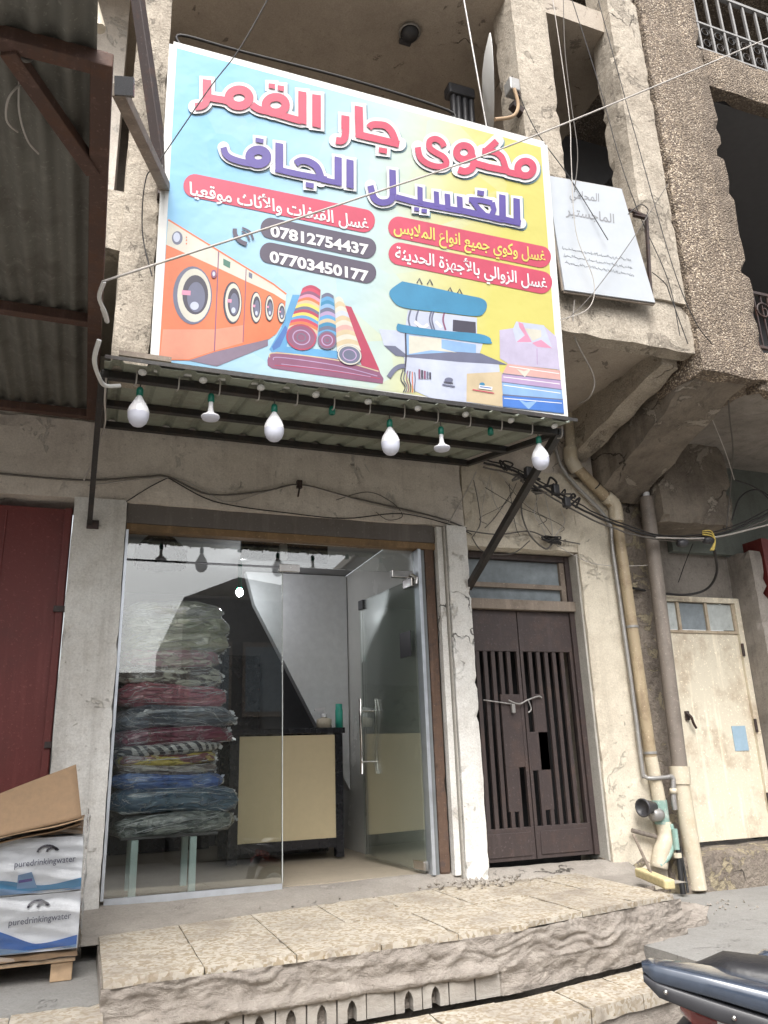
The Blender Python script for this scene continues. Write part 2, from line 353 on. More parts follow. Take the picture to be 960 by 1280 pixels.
# ================================================================== SETTING
struct(MB().box(-90, 90, -120, -2.55, -.3, 0).build('road', M['asphalt']))
g = MB()
g.rough(3.2, 12, -2.56, .3, -.2, .385, .22, .012, 3)
g.rough(-8, .17, -1.45, .05, -.2, .5, .2, .010, 4)
g.rough(-8, 12, -2.6, -1.5, -.25, .05, .25, .012, 5)
struct(g.build('pavement', M['concgrey']))
def skew(x, y):
    f = .11*max(0, min(1, (x-.16)/2.06))+.30*max(0, (x-2.22)/1.38); b = min(.5, .2*max(0, x-.16)); t = max(0, min(1, y+1.6))
    return y+f*(1-t)+b*t
def skewed(mb):
    for v in mb.v:
        if v.x > .14: v.y = skew(v.x, v.y)
    return mb
# the raised step in front of the shop: torn mortar face, a row of hollow blocks, tiles on top
def face(u, v):
    x = .15+u*3.45; z = .30+v*.285
    p = Vector((x, 0, z)); bul = noise.fractal(p*3.2, 1, 2, 6)*.022+noise.fractal(p*13, 1, 2, 5)*.017+abs(noise.noise(Vector((x*2.2, 9, z*22+noise.noise(p*4)*2))))*-.03*(1 if v > .45 else 0) + noise.noise(Vector((x*1.2, 4, z*16)))*.016*max(0, min(1, v*2))
    lip = -.03*max(0, 1-abs(v-.42)/.14)*(1 if x < 2.1 else .2)
    low = .045 if (v < .36+.06*noise.noise(Vector((x*5, 1, 0))) and x < 2.12) else 0
    return Vector((x, -1.60+bul*.8+lip+low+(1-v)*-.015, z))
st = MB().grid(face, 360, 44, 0, True)
st.box(.15, 3.6, -1.55, -.62, .0, .575, 0)
st.rough(3.42, 3.95, -1.52, -.35, .1, .50, .07, .05, 9, 0, 4)
struct(skewed(st).build('step', M['mortar']))
hb = MB(); rr = random.Random(3)
x = .62
while x < 2.1:
    wd = .15
    y0 = -1.607-rr.random()*.008
    z1 = .412+rr.random()*.012
    cx = x+wd/2
    if rr.random() < .8:      # block with an arched opening in its face
        aw = .024; pts = [(x+.004, .30), (cx-aw, .30), (cx-aw, .352), (cx-aw*.6, .378), (cx, .392), (cx+aw*.6, .378), (cx+aw, .352), (cx+aw, .30), (x+wd-.004, .30), (x+wd-.004, z1), (x+.004, z1)]
    else: pts = [(x+.004, .30), (x+wd-.004, .30), (x+wd-.004, z1), (x+.004, z1)]
    hb.prism([(a, y0, b) for a, b in pts], (0, .055, 0))
    x += wd
struct(skewed(hb).build('step_blocks', M['block']))
tl = MB(); rr = random.Random(5)
for r_ in range(2):
    for c in range(8):
        x0 = .155+c*.435+(.0 if r_ else .0); x1 = x0+.431
        if x0 > 3.5: continue
        x1 = min(x1, 3.55)
        y1 = -.60-r_*.505+.0; y0 = y1-.501
        if r_ == 1 and x0 > 2.2: y0 += .03
        sk = .05*(1 if r_ == 0 else 1)
        dz = rr.uniform(-.004, .004); m = 0
        yb = 0.05*c*0
        tl.rough(x0, x1, y0, y1, .58, .612+dz, .05, .0025, c+r_*9, 0, 9)
for c in range(9):
    x0 = .2+c*.37
    tl.rough(x0, x0+.366, -2.02-.0*c, -1.665, .22, .292+rr.uniform(-.003, .003), .05, .003, c+40, 0, 9)
for c in range(9):
    x0 = -3.165+c*.37
    tl.rough(x0, x0+.366, -1.75, -1.46, .40, .495+rr.uniform(-.003, .003), .05, .004, c+60, 0, 9)
struct(skewed(tl).build('paving_tiles', M['tile']))
s2 = MB(); s2.rough(.1, 3.6, -2.0, -1.62, -.1, .25, .1, .012, 12, 0, 5)
s2.rough(-4, .165, -1.78, -1.47, -.1, .43, .12, .012, 14, 0, 5)
struct(skewed(s2).build('lower_step', M['mortar']))
# sill of worn concrete between the glass front and the tiles
def sill(u, v):
    x = .0+u*4.1; y = .12-v*.78
    yb = skew(x, -.6); t = (.05-y)/(.05-yb)
    z = .668-.064*max(0, min(1, t))-.03*max(0, min(1, (t-1)*8))+noise.fractal(Vector((x*2.5, y*4, 0)), 1, 2, 5)*.010*(1 if t < .9 else .4)
    return Vector((x, y, z))
sm_ = MB().grid(sill, 110, 30, 0, True)
struct(sm_.build('threshold', M['conc']))
# ================================================================== SHOP BUILDING
B = thing('shop_building', 'old cream plastered building with a glazed laundry shop below and an overhanging loggia above', 'building', (1.9, 0, .3))
def part(name, mb, m, **k): return mb.build(name, M[m] if isinstance(m, str) else m, B, **k)
mb = MB(); mb.rough(-.19, .165, -.03, .4, .3, 3.31, .06, .010, 1)
part('left_pier', mb, 'white')
mb = MB(); mb.rough(2.66, 2.845, -.06, .35, .5, 3.30, .05, .010, 2); part('pier', mb, 'white')
mb = MB(); mb.rough(-4.0, 2.85, -.012, .4, 3.30, 3.90, .09, .010, 3); mb.box(-4, 4.6, .03, .5, 3.88, 4.46)
mb.box(-4, -1.12, .02, .5, .3, 3.29)
part('lintel_wall', mb, 'wall')
mb = MB(); mb.rough(2.855, 4.0, -.0, .4, 3.15, 3.89, .08, .010, 4); mb.rough(3.955, 4.47, -.004, .45, .42, 3.86, .07, .012, 5)
part('entrance_wall', mb, 'cream')
mb = MB(); mb.rough(4.44, 4.81, .10, .6, .35, 3.9, .06, .03, 6, 0, 6); part('broken_brick_edge', mb, 'rubble')
mb = MB(); mb.rough(3.92, 4.75, .0, .3, .30, .68, .06, .04, 16, 0, 6); part('rubble_base', mb, 'rubble')
mb = MB(); mb.box(2.64, 2.654, -.045, .3, .64, 3.29); part('grey_reveal', mb, 'reveal')
mb = MB(); mb.box(3.932, 3.95, .012, .3, .66, 3.14); part('door_reveal', mb, 'reveal')
# overhang: slab, fascia, parapet, pillars
mb = MB(); mb.box(-4, 4.2, U+.14, .5, 4.47, 4.65); part('overhang_soffit', mb, 'soffit')
mb = MB(); mb.rough(-.12, 4.22, U, U+.135, 4.38, 4.80, .07, .016, 7); part('fascia_beam', mb, 'pillar')
mb = MB(); mb.rough(-.02, .185, U-.02, U+.25, 3.62, 9.0, .07, .008, 8); part('pillar', mb, 'pillar')
mb = MB(); mb.rough(2.86, 3.20, U-.02, U+.28, 4.80, 9.0, .06, .009, 9); part('pillar', mb, 'pillar')
mb = MB(); mb.rough(3.86, 4.18, U-.03, U+.25, 4.80, 9.0, .06, .012, 10); part('pillar', mb, 'pillar')
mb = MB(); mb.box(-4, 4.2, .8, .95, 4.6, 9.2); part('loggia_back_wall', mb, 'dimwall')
mb = MB(); mb.rough(-4, 4.22, U+.05, .8, 7.55, 7.8, .16, .01, 11); part('loggia_ceiling', mb, 'soffit')
mb = MB(); mb.box(.19, 2.85, U+.03, U+.12, 4.80, 5.6); mb.rough(3.2, 3.86, U+.12, U+.25, 4.8, 5.75, .06, .02, 12); part('parapet', mb, 'pillar')
mb = MB(); mb.box(3.22, 3.34, U+.3, .8, 4.66, 7.54); part('loggia_side_wall', mb, 'soffit')
mb = MB(); mb.prism([(3.345, .1, 7.54), (3.345, .1, 6.2), (4.18, .1, 5.4), (4.18, .1, 7.54)], (0, .12, 0)); part('sloped_inner_wall', mb, 'soffit')
mb = MB(); mb.box(-4, 4.2, U-.02, U+.4, 9.0, 9.6); mb.box(-4, 4.2, U+.4, 7, 9.2, 9.6); part('upper_wall', mb, 'pillar')
mb = MB(); mb.box(-4, -.1, -.4, .6, 4.67, 9.2); part('side_wall', mb, 'wall')
def bracket(x0, x1, zw, zf, yf, seed):
    mb = MB(); nx, ny = 5, 22
    def cs(u, v, top):
        y = .04+(yf-.04)*v; zb = zw+(zf-zw)*v**.85
        p = Vector((x0+(x1-x0)*u, y, 4.6 if top else zb)); return p+noise.noise_vector(p*5+Vector((seed, 0, 0)))*.035
    mb.grid(lambda u, v: cs(u, v, 0), nx, ny, 0, False)
    mb.grid(lambda u, v: Vector((cs(0, v, 0).x, cs(0, v, 0).y, cs(0, v, 0).z+(4.6-cs(0, v, 0).z)*u)), 4, ny, 0, False)
    mb.grid(lambda u, v: Vector((cs(1, v, 0).x, cs(1, v, 0).y, cs(1, v, 0).z+(4.6-cs(1, v, 0).z)*u)), 4, ny, 0, False)
    mb.grid(lambda u, v: Vector((cs(u, 1, 0).x, cs(u, 1, 0).y, cs(u, 1, 0).z+(4.6-cs(u, 1, 0).z)*v)), nx, 4, 0, False)
    return mb
part('bracket', bracket(3.99, 4.18, 4.04, 4.33, U+.15, 1), 'pillar')
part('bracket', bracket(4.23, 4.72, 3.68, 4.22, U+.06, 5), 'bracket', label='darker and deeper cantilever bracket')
# interior of the shop
mb = MB(); mb.box(-.05, 2.66, .14, 3.2, .55, .672); part('room_floor', mb, 'intfloor')
mb = MB(); mb.box(-.2, -.06, .4, 3.2, .6, 3.4); mb.box(-.2, 2.62, 3.2, 3.3, .6, 3.4); part('room_wall', mb, 'intdark')
mb = MB(); mb.box(2.43, 2.62, .16, 3.2, .67, 3.3); part('glossy_side_wall', mb, 'intwall')
mb = MB(); mb.box(-.06, 2.425, .41, 3.2, 3.30, 3.36); part('room_ceiling', mb, 'intceil')
mb = MB(); mb.prism([(1.38, 1.9, 3.29), (1.47, 1.9, 2.97), (2.10, 1.9, 1.80), (2.42, 1.9, 1.2), (2.42, 1.9, 3.29)], (0, .12, 0)); part('staircase', mb, 'stair')
mb = MB(); mb.box(.30, 1.25, 2.9, 3.18, .68, 2.3); mb.box(1.35, 1.75, 2.95, 3.18, .68, 2.6); part('back_shelf', mb, 'blackgloss')
# shop front frame
mb = MB(); mb.box(.168, 2.655, .02, .09, 3.16, 3.305); part('lintel_frame', mb, 'header')
mb = MB(); mb.box(.17, 2.60, .03, .13, 3.105, 3.158); part('timber_head', mb, 'oldtimber')
mb = MB(); mb.box(2.425, 2.452, .015, .12, .67, 3.10); part('aluminium_channel', mb, 'alu', bevel=.002)
mb = MB(); mb.box(2.454, 2.492, .045, .14, .66, 3.10); part('channel_backing', mb, 'dullalu')
mb = MB(); mb.rough(2.495, 2.575, .035, .2, .64, 3.15, .03, .007, 21, 0, 14); part('rusty_strip', mb, 'rust')
mb = MB(); mb.box(2.588, 2.636, -.018, .05, .66, 3.29); part('shutter_guide', mb, 'white')
mb = MB(); mb.box(.168, .186, -.01, .05, .70, 3.10); part('edge_channel', mb, 'alu')
# fixed pane with its bottom rail; over-panel; open glass door
GT = .0245                       # the fixed glass leans inward a little towards its top
def gy(z): return .045+(z-.7)*GT
def pane(x0, x1, z0, z1, th=.010):
    return MB().prism([(x0, gy(z0), z0), (x1, gy(z0), z0), (x1, gy(z1), z1), (x0, gy(z1), z1)], (0, th, 0))
sw = pane(.188, 1.325, .705, 2.90).build('window_pane', M['glass'], B)
MB().box(.19, 1.325, .030, .070, .66, .703).build('bottom_rail', M['alu'], sw)
pane(1.326, 1.332, .705, 2.88, .012).build('polished_edge', M['frost'], sw)
part('over_panel', pane(.188, 2.424, 2.915, 3.104), 'glass')
ang = radians(6.5); hx, hy = 2.395, .06
def dl(a, b, z): return Vector((hx-a*sin(ang)+b*cos(ang), hy+a*cos(ang)+b*sin(ang), z))
dm = MB(); dm.prism([dl(0, -.006, .70), dl(1.02, -.006, .70), dl(1.02, -.006, 2.86), dl(0, -.006, 2.86)], dl(0, .006, 0)-dl(0, -.006, 0))
gd = dm.build('glass_door', M['glassdoor'], B)
mb = MB()
for b in (-.072, .072):
    pts = [dl(.90+.02*sin(t*2*pi), b+(.012*sin(t*2*pi)), 1.36+.62*t) for t in [i/14 for i in range(15)]]
    mb.tube(pts, .014, 10)
for z in (1.46, 1.88): mb.tube([dl(.90, -.072, z), dl(.90, .072, z)], .008, 8)
mb.build('pull_handle', M['steel'], gd)
mb = MB(); mb.prism([dl(0, -.02, 2.80), dl(.15, -.02, 2.80), dl(.15, -.02, 2.87), dl(0, -.02, 2.87)], dl(0, .02, 0)-dl(0, -.02, 0)); mb.build('hinge_patch', M['steel'], gd, .004)
mb = MB(); mb.prism([dl(0, -.02, .70), dl(.16, -.02, .70), dl(.16, -.02, .76), dl(0, -.02, .76)], dl(0, .02, 0)-dl(0, -.02, 0)); mb.build('hinge_patch', M['steel'], gd, .004)
mb = MB(); mb.prism([dl(.93, -.016, 2.78), dl(1.025, -.016, 2.78), dl(1.025, -.016, 2.865), dl(.93, -.016, 2.865)], dl(0, .016, 0)-dl(0, -.016, 0)); mb.build('corner_lock', M['plasticdk'], gd, .004)
mb = MB(); mb.prism([dl(.06, -.012, 2.25), dl(.24, -.012, 2.25), dl(.24, -.012, 2.45), dl(.06, -.012, 2.45)], dl(0, -.018, 0)-dl(0, -.012, 0)); mb.build('sticker', M['plasticdk'], gd)
mb = MB(); mb.box(1.30, 1.46, .075, .12, 2.87, 2.93); part('patch_fitting', mb, 'steel', bevel=.005)
mb = MB(); mb.box(2.22, 2.40, .075, .12, 2.87, 2.93); mb.tube([(2.38, .06, 2.89), (2.41, .03, 2.86), (2.405, .03, 2.81)], .018, 10); part('patch_fitting', mb, 'steel', bevel=.005)
# brown double door with barred openings, transom light above
DY = .14
dx0, dx1 = 2.885, 3.885; dz0, dz1 = .70, 2.64
mb = MB(); mb.box(dx0-.03, dx0+.012, DY-.02, DY+.10, dz0, 3.14); mb.box(dx1, dx1+.046, DY-.02, DY+.10, dz0, 3.14); mb.box(dx0+.014, dx1-.002, DY-.015, DY+.10, 3.09, 3.14)
db = MB()
bd = mb.build('metal_door', M['brown'], B)
mb = MB(); mb.box(dx0-.03, dx1+.046, DY-.05, DY+.08, 2.645, 2.73); mb.build('transom_bar', M['woodgrey'], bd, .004)
mb = MB(); mb.box(dx0+.014, dx1-.002, DY+.03, DY+.04, 2.74, 3.085); mb.build('transom_pane', M['oldglass'], bd)
mb = MB(); mb.box(dx0+.014, dx1-.002, DY-.005, DY+.028, 2.84, 2.88); mb.box(dx0+.014, dx0+.05, DY-.004, DY+.027, 2.735, 3.085); mb.box(dx1-.05, dx1-.004, DY-.004, DY+.027, 2.735, 3.085); mb.build('transom_muntin', M['woodgrey'], bd)
def leaf(x0, x1, cuts, patch):
    mb = MB(); ya, yb = DY, DY+.035
    mb.box(x0, x1, ya, yb, 2.30, dz1); mb.box(x0, x1, ya, yb, dz0, dz0+.235)
    mb.box(x0, x0+.028, ya, yb, dz0+.235, 2.30); mb.box(x1-.028, x1, ya, yb, dz0+.235, 2.30)
    mb.box(x0+.04, x1-.04, ya-.008, ya-.001, dz0+.03, dz0+.2)
    for a, b, c, d in patch: mb.box(a, b, ya+.004, yb-.004, c, d)
    lf = mb.build('door_leaf', M['brown'], bd, .003)
    for x in cuts:
        mb = MB(); mb.box(x-.017, x+.017, ya+.006, yb-.006, dz0+.235, 2.30); o = mb.build('bar', M['brown'], bd)
xm = (dx0+dx1)/2-.02
leaf(dx0+.014, xm-.004, [dx0+.085+.072*i for i in range(5)], [(dx0+.27, xm-.03, 1.38, 1.95), (dx0+.27, xm-.10, 1.05, 1.38)])
leaf(xm+.004, dx1-.002, [xm+.10+.078*i for i in range(5)], [(xm+.03, xm+.20, 1.35, 1.65), (xm+.11, xm+.20, 1.05, 1.95)])
mb = MB(); mb.box(dx0-.2, dx1+.6, .47, .49, dz0-.1, 2.75); mb.build('passage_shade_sheet', M['pitch'], bd)  # black sheet standing in for the shade behind the door bars
mb = MB(); mb.tube(smoothline([(3.210, DY-.02, 1.90), (3.300, DY-.03, 1.87), (3.380, DY-.03, 1.90), (3.490, DY-.02, 1.93), (3.530, DY-.01, 1.92)]), .007, 6); mb.tube(smoothline([(3.390, DY-.03, 1.90), (3.410, DY-.03, 1.83), (3.380, DY-.03, 1.80)]), .006, 6); mb.build('chain', M['galv'], bd)
mb = MB(); mb.box(3.235, 3.265, DY-.03, DY-.002, 1.80, 1.87); mb.tube([(3.250, DY-.015, 1.87), (2.985, DY-.02, 1.905)], .006, 6); mb.build('padlock', M['galv'], bd, .004)
# red metal shutter door and the dim wall under the tin awning
mb = MB(); mb.box(-1.12, -.195, .05, .09, .5, 3.235); mb.box(-.245, -.20, .02, .049, .5, 3.235)
for x in (-.62, -.9): mb.box(x, x+.012, .044, .051, .5, 3.2)
rd = mb.build('red_door', M['red'], B, .004)
mb = MB(); mb.box(-.235, -.185, .0, .03, 1.62, 1.66); mb.build('hinge', M['browndark'], rd); mb = MB(); mb.box(-.26, -.19, .005, .028, 2.5, 2.54); mb.build('hinge', M['browndark'], rd)
# ================================================================== PEBBLE-DASHED NEIGHBOUR
N = thing('pebbledash_building', 'brown pebble-dashed building with dark balconies beside the plastered shop building', 'building', (5.6, 0, .3))
def npart(name, mb, m, **k): return mb.build(name, M[m] if isinstance(m, str) else m, N, **k)
mb = MB(); mb.rough(4.205, 4.875, U-.05, U+.5, 4.22, 9.4, .08, .02, 31); npart('pebbledash_pillar', mb, 'pebble')
mb = MB(); mb.rough(4.88, 9.0, U-.03, U+.12, 7.22, 7.66, .1, .015, 32); npart('pebbledash_parapet', mb, 'pebble'); mb = MB(); mb.rough(4.80, 9.0, U-.02, U+.14, 4.16, 4.52, .1, .03, 33); npart('pebbledash_parapet', mb, 'pebble')
mb = MB(); mb.rough(4.3, 9.0, U+.15, .6, 4.24, 4.42, .14, .03, 34); npart('floor_slab', mb, 'dimwall')  # darker plaster puts the shadow under the overhang into the slab's colour
mb = MB(); mb.box(4.88, 9, U+.125, 1.4, 7.24, 7.38); mb.box(4.88, 9, 1.4, 1.5, 4.43, 9.6); npart('balcony_back', mb, 'intdark')
mb = MB(); mb.box(4.2, 9, U, 6, 9.41, 9.8); npart('upper_wall', mb, 'pebble')
rl = MB(); rl.bar((4.88, U+.03, 8.05), (8.9, U+.03, 8.05), .03, .02); rl.bar((4.88, U+.03, 7.72), (8.9, U+.03, 7.72), .03, .02)
rl.bar((4.88, U+.03, 8.5), (8.9, U+.03, 8.5), .04, .03)
rl = rl.build('railing', M['galv'], N)
for i in range(24):
    x = 4.95+i*.16; MB().bar((x, U+.03, 7.66), (x, U+.03, 8.5), .022, .022).build('baluster', M['galv'], rl)
sc_ = MB()
for i in range(20):
    for z in (7.82, 7.96):
        c = Vector((5.03+i*.16, U+.03, z)); sc_.tube([c+Vector((cos(a)*.055*(1-a/14), 0, sin(a)*.055*(1-a/14))) for a in [k*.5 for k in range(16)]], .007, 5)
sc_.build('scrollwork', M['black'], rl)
gr = MB(); x0 = 4.93
gr.bar((x0, U+.06, 4.56), (x0, U+.06, 5.12), .03, .03); gr.bar((x0, U+.06, 5.12), (6.4, U+.06, 5.12), .03, .025); gr.bar((x0, U+.06, 4.60), (6.4, U+.06, 4.60), .03, .025)
gr = gr.build('grille', M['browndark'], N)
gm = MB()
for i in range(18):
    x = x0+.07+i*.075; gm.bar((x, U+.06, 4.6), (x, U+.06, 5.12), .012, .012)
for i in range(7):
    c = Vector((x0+.14+i*.2, U+.05, 4.95)); gm.tube([c+Vector((cos(a)*.09*(1-a/12), 0, sin(a)*.09*(1-a/12))) for a in [k*.5 for k in range(16)]], .009, 5)
gm.build('scrollwork', M['browndark'], gr)
# ground floor of the neighbour
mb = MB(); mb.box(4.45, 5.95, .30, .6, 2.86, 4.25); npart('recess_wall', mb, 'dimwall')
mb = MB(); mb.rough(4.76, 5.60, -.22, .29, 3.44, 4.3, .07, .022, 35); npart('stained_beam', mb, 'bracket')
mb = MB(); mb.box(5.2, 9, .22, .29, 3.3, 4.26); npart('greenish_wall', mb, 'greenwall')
mb = MB(); mb.rough(5.925, 6.07, .0, .5, .4, 3.3, .07, .012, 36); npart('grey_post', mb, 'dimwall')
mb = MB(); mb.box(6.08, 6.20, .0, .3, .4, 3.42); mb.box(6.20, 8.5, .0, .3, 3.3, 3.42); mb.box(6.08, 6.15, -.02, -.001, .4, 3.42); npart('dark_red_frame', mb, 'red')
mb = MB(); mb.box(6.21, 8.5, .12, .2, .5, 3.29); npart('tan_shutter', mb, 'framebeige')
mb = MB(); mb.box(8.5, 9, .0, .6, .3, 4.2); npart('end_wall', mb, 'dimwall')
mb = MB(); mb.rough(4.46, 9, -.12, .6, .2, .66, .09, .03, 37, 0, 5); npart('rubble_sill', mb, 'rubble')
DYb = .26
mb = MB(); mb.box(4.80, 4.85, DYb-.03, DYb+.03, .67, 2.86); mb.box(5.86, 5.92, DYb-.03, DYb+.03, .67, 2.86); mb.box(4.85, 5.86, DYb-.03, DYb+.03, 2.81, 2.86)
mb.box(4.85, 5.86, DYb, DYb+.025, .70, 2.52)
bdoor = mb.build('beige_door', M['beige'], N, .004)
for i in range(3):
    a = 4.87+i*.335
    MB().box(a, a+.29, DYb+.005, DYb+.012, 2.55, 2.80).build('pane', M['frost'] if i != 1 else M['oldglass'], bdoor)
mb = MB()
for a in (4.85, 5.165, 5.50, 5.83): mb.box(a, a+.03, DYb-.012, DYb+.02, 2.525, 2.808)
mb.box(4.85, 5.86, DYb-.014, DYb+.02, 2.515, 2.54); mb.build('pane_frame', M['framebeige'], bdoor)
for hz_ in (.95, 1.6, 2.3): MB().tube([(5.862, DYb-.035, hz_), (5.862, DYb-.035, hz_+.12)], .014, 8).build('hinge', M['browndark'], bdoor)
mb = MB(); p = Vector((5.08, DYb-.03, 1.78)); mb.tube(smoothline([p, p+Vector((.03, -.02, -.03)), p+Vector((.05, -.02, -.09)), p+Vector((.08, -.01, -.13))]), .012, 7); mb.box(5.085, 5.125, DYb-.02, DYb-.001, 1.72, 1.80); mb.build('handle', M['browndark'], bdoor)
mb = MB(); mb.box(5.60, 5.76, DYb-.006, DYb-.001, 1.44, 1.66); mb.build('blue_card', M['bluecard'], bdoor)
# ================================================================== ADVERTISING BANNER
FORMS = dict(zip('ابتثجحخدذرزسشصضطظعغفقكلمنهوىيةأ', [0xFE8D, 0xFE8F, 0xFE95, 0xFE99, 0xFE9D, 0xFEA1, 0xFEA5, 0xFEA9, 0xFEAB, 0xFEAD, 0xFEAF, 0xFEB1, 0xFEB5, 0xFEB9, 0xFEBD, 0xFEC1, 0xFEC5, 0xFEC9, 0xFECD, 0xFED1, 0xFED5, 0xFED9, 0xFEDD, 0xFEE1, 0xFEE5, 0xFEE9, 0xFEED, 0xFEEF, 0xFEF1, 0xFE93, 0xFE83]))
NOJOIN = 'ادذرزوىةأ'
def arabic(s):
    """contextual letter shapes in visual (left to right) order"""
    out = []
    for wd in s.split(' '):
        g = []; i = 0; prev = False
        while i < len(wd):
            c = wd[i]; nx = wd[i+1] if i+1 < len(wd) else None
            if c == 'ل' and nx in ('ا', 'أ'):
                g.append(chr((0xFEFB if nx == 'ا' else 0xFEF7)+(1 if prev else 0))); prev = False; i += 2; continue
            nj = c not in NOJOIN and nx is not None
            b = FORMS[c]
            g.append(chr(b+(3 if prev and nj else 1 if prev else 2 if nj else 0)))
            prev = c not in NOJOIN; i += 1
        out.append(''.join(g[::-1]))
    return ' '.join(out[::-1])
def text2d(body, offset=0.):
    c = bpy.data.curves.new('t', 'FONT'); c.body = body; c.offset = offset; c.resolution_u = 3
    o = bpy.data.objects.new('t', c); COL.objects.link(o); bpy.context.view_layer.update()
    me = o.to_mesh(); vs = [v.co.copy() for v in me.vertices]; fs = [list(p.vertices) for p in me.polygons]
    o.to_mesh_clear(); bpy.data.objects.remove(o); bpy.data.curves.remove(c)
    par = list(range(len(vs)))
    def fd(a):
        while par[a] != a: par[a] = par[par[a]]; a = par[a]
        return a
    for f in fs:
        for q in f[1:]: par[fd(f[0])] = fd(q)
    ids = {}; isl = [ids.setdefault(fd(i), len(ids)) % 6 for i in range(len(vs))]
    return vs, fs, isl
def lay_text(mb, body, a, b, up, nrm, m=0, offset=0., squeeze=True):
    """fit the line of text between points a and b, height vector up; nrm lifts each letter a hair"""
    vs, fs, isl = text2d(body, offset)
    x0 = min(v.x for v in vs); x1 = max(v.x for v in vs)
    d = (Vector(b)-Vector(a))/(x1-x0)
    mb.add([Vector(a)+d*(v.x-x0)+Vector(up)*v.y+Vector(nrm)*(.00012*k) for v, k in zip(vs, isl)], fs, m)
SB, ST = Y(193, 457, -1.50), Y(217, 55, -1.655)
_e1 = (Y(707, 523, -1.50)-SB).normalized(); _e2 = (ST-SB).normalized(); SN = _e1.cross(_e2).normalized()
if SN.y > 0: SN = -SN
def S(px, py, k=0):
    d = ray(px, py); p0 = SB+SN*(k*.0005); return CAM+d*((p0-CAM).dot(SN)/d.dot(SN))
sign = thing('banner_sign', 'large light blue to yellow laundry banner in Arabic lettering above the shop', 'sign', SB-Vector((0, 0, 0)))
pm = MB()
quadp = [(193, 457), (707, 523), (681, 180), (217, 55)]
pm.prism([S(*q) for q in quadp], -SN*.035, 0)
pm.build('panel', M['dish'], sign)
fr = MB()
for a, b in (((193, 457), (707, 523)), ((707, 523), (681, 180)), ((681, 180), (217, 55)), ((217, 55), (193, 457))):
    fr.bar(S(*a)-SN*.02, S(*b)-SN*.02, .05, .03, 0, SN)
fr.build('frame', M['dish'], sign)
t = NT('banner_print'); p = t.n('TexCoord').outputs['Generated']; px_ = t.n('SeparateXYZ', Vector=p)
vv = t.n('TexVoronoi', Vector=t.mul(p, (9, 1, 6)), Scale=1.); sv = t.n('SeparateColor', Color=vv.outputs['Color'])
fac = t.math('ADD', t.math('ADD', px_.outputs[0], t.math('MULTIPLY', t.math('SUBTRACT', sv.outputs[0], .5), .10)), t.math('MULTIPLY', t.math('SUBTRACT', .6, px_.outputs[2]), .14))
rp = t.n('ValToRGB', Fac=fac); e = rp.color_ramp.elements
e[0].color = srgb(140, 206, 248); e[0].position = .05; e[1].color = srgb(226, 216, 118); e[1].position = 1.
for q, c in ((.22, (168, 216, 246)), (.42, (196, 226, 236)), (.58, (212, 226, 210)), (.72, (226, 222, 158)), (.85, (226, 218, 118))):
    a = e.new(q); a.color = srgb(*c)
t.col(t.mix(1., rp.outputs[0], (.63, .63, .63, 1), 'MULTIPLY')); t.set(Roughness=.5)
t.bump(t.noise(t.pos(), 3.5, 3), .010)
M['banner'] = t.m
am = MB(); inset = [(199, 452), (701, 517), (676, 184), (221, 60)]
am.quad(*[S(*q, 2) for q in inset]); am.build('printed_background', M['banner'], sign)
def ink(name, c, r=.42):
    q = srgb(*c); g = sum(q[:3])/3
    return flat(name, tuple((.88*a+.12*g)*.64 for a in q[:3])+(1,), r, 0, .16, 0, 0, 5)
I = {k: ink('ink_'+k, c) for k, c in dict(red=(222, 58, 98), purple=(92, 72, 170), white=(250, 248, 250), shade=(120, 160, 175), grey=(92, 82, 104), yellow=(250, 226, 90), orange=(242, 122, 62), orangelt=(240, 150, 116), cream=(226, 222, 206), dark=(70, 66, 86), slate=(112, 116, 146), sky=(84, 170, 226), teal=(36, 146, 194), pale=(206, 214, 238), lav=(206, 196, 226), pink=(236, 150, 186), peach=(232, 178, 170), mauve=(190, 160, 206), lblue=(140, 186, 238), blue=(56, 128, 226), plum=(150, 84, 122), crimson=(196, 52, 92), tan=(222, 200, 160), floor=(140, 120, 144), green=(70, 130, 110), cobalt=(60, 120, 200)).items()}
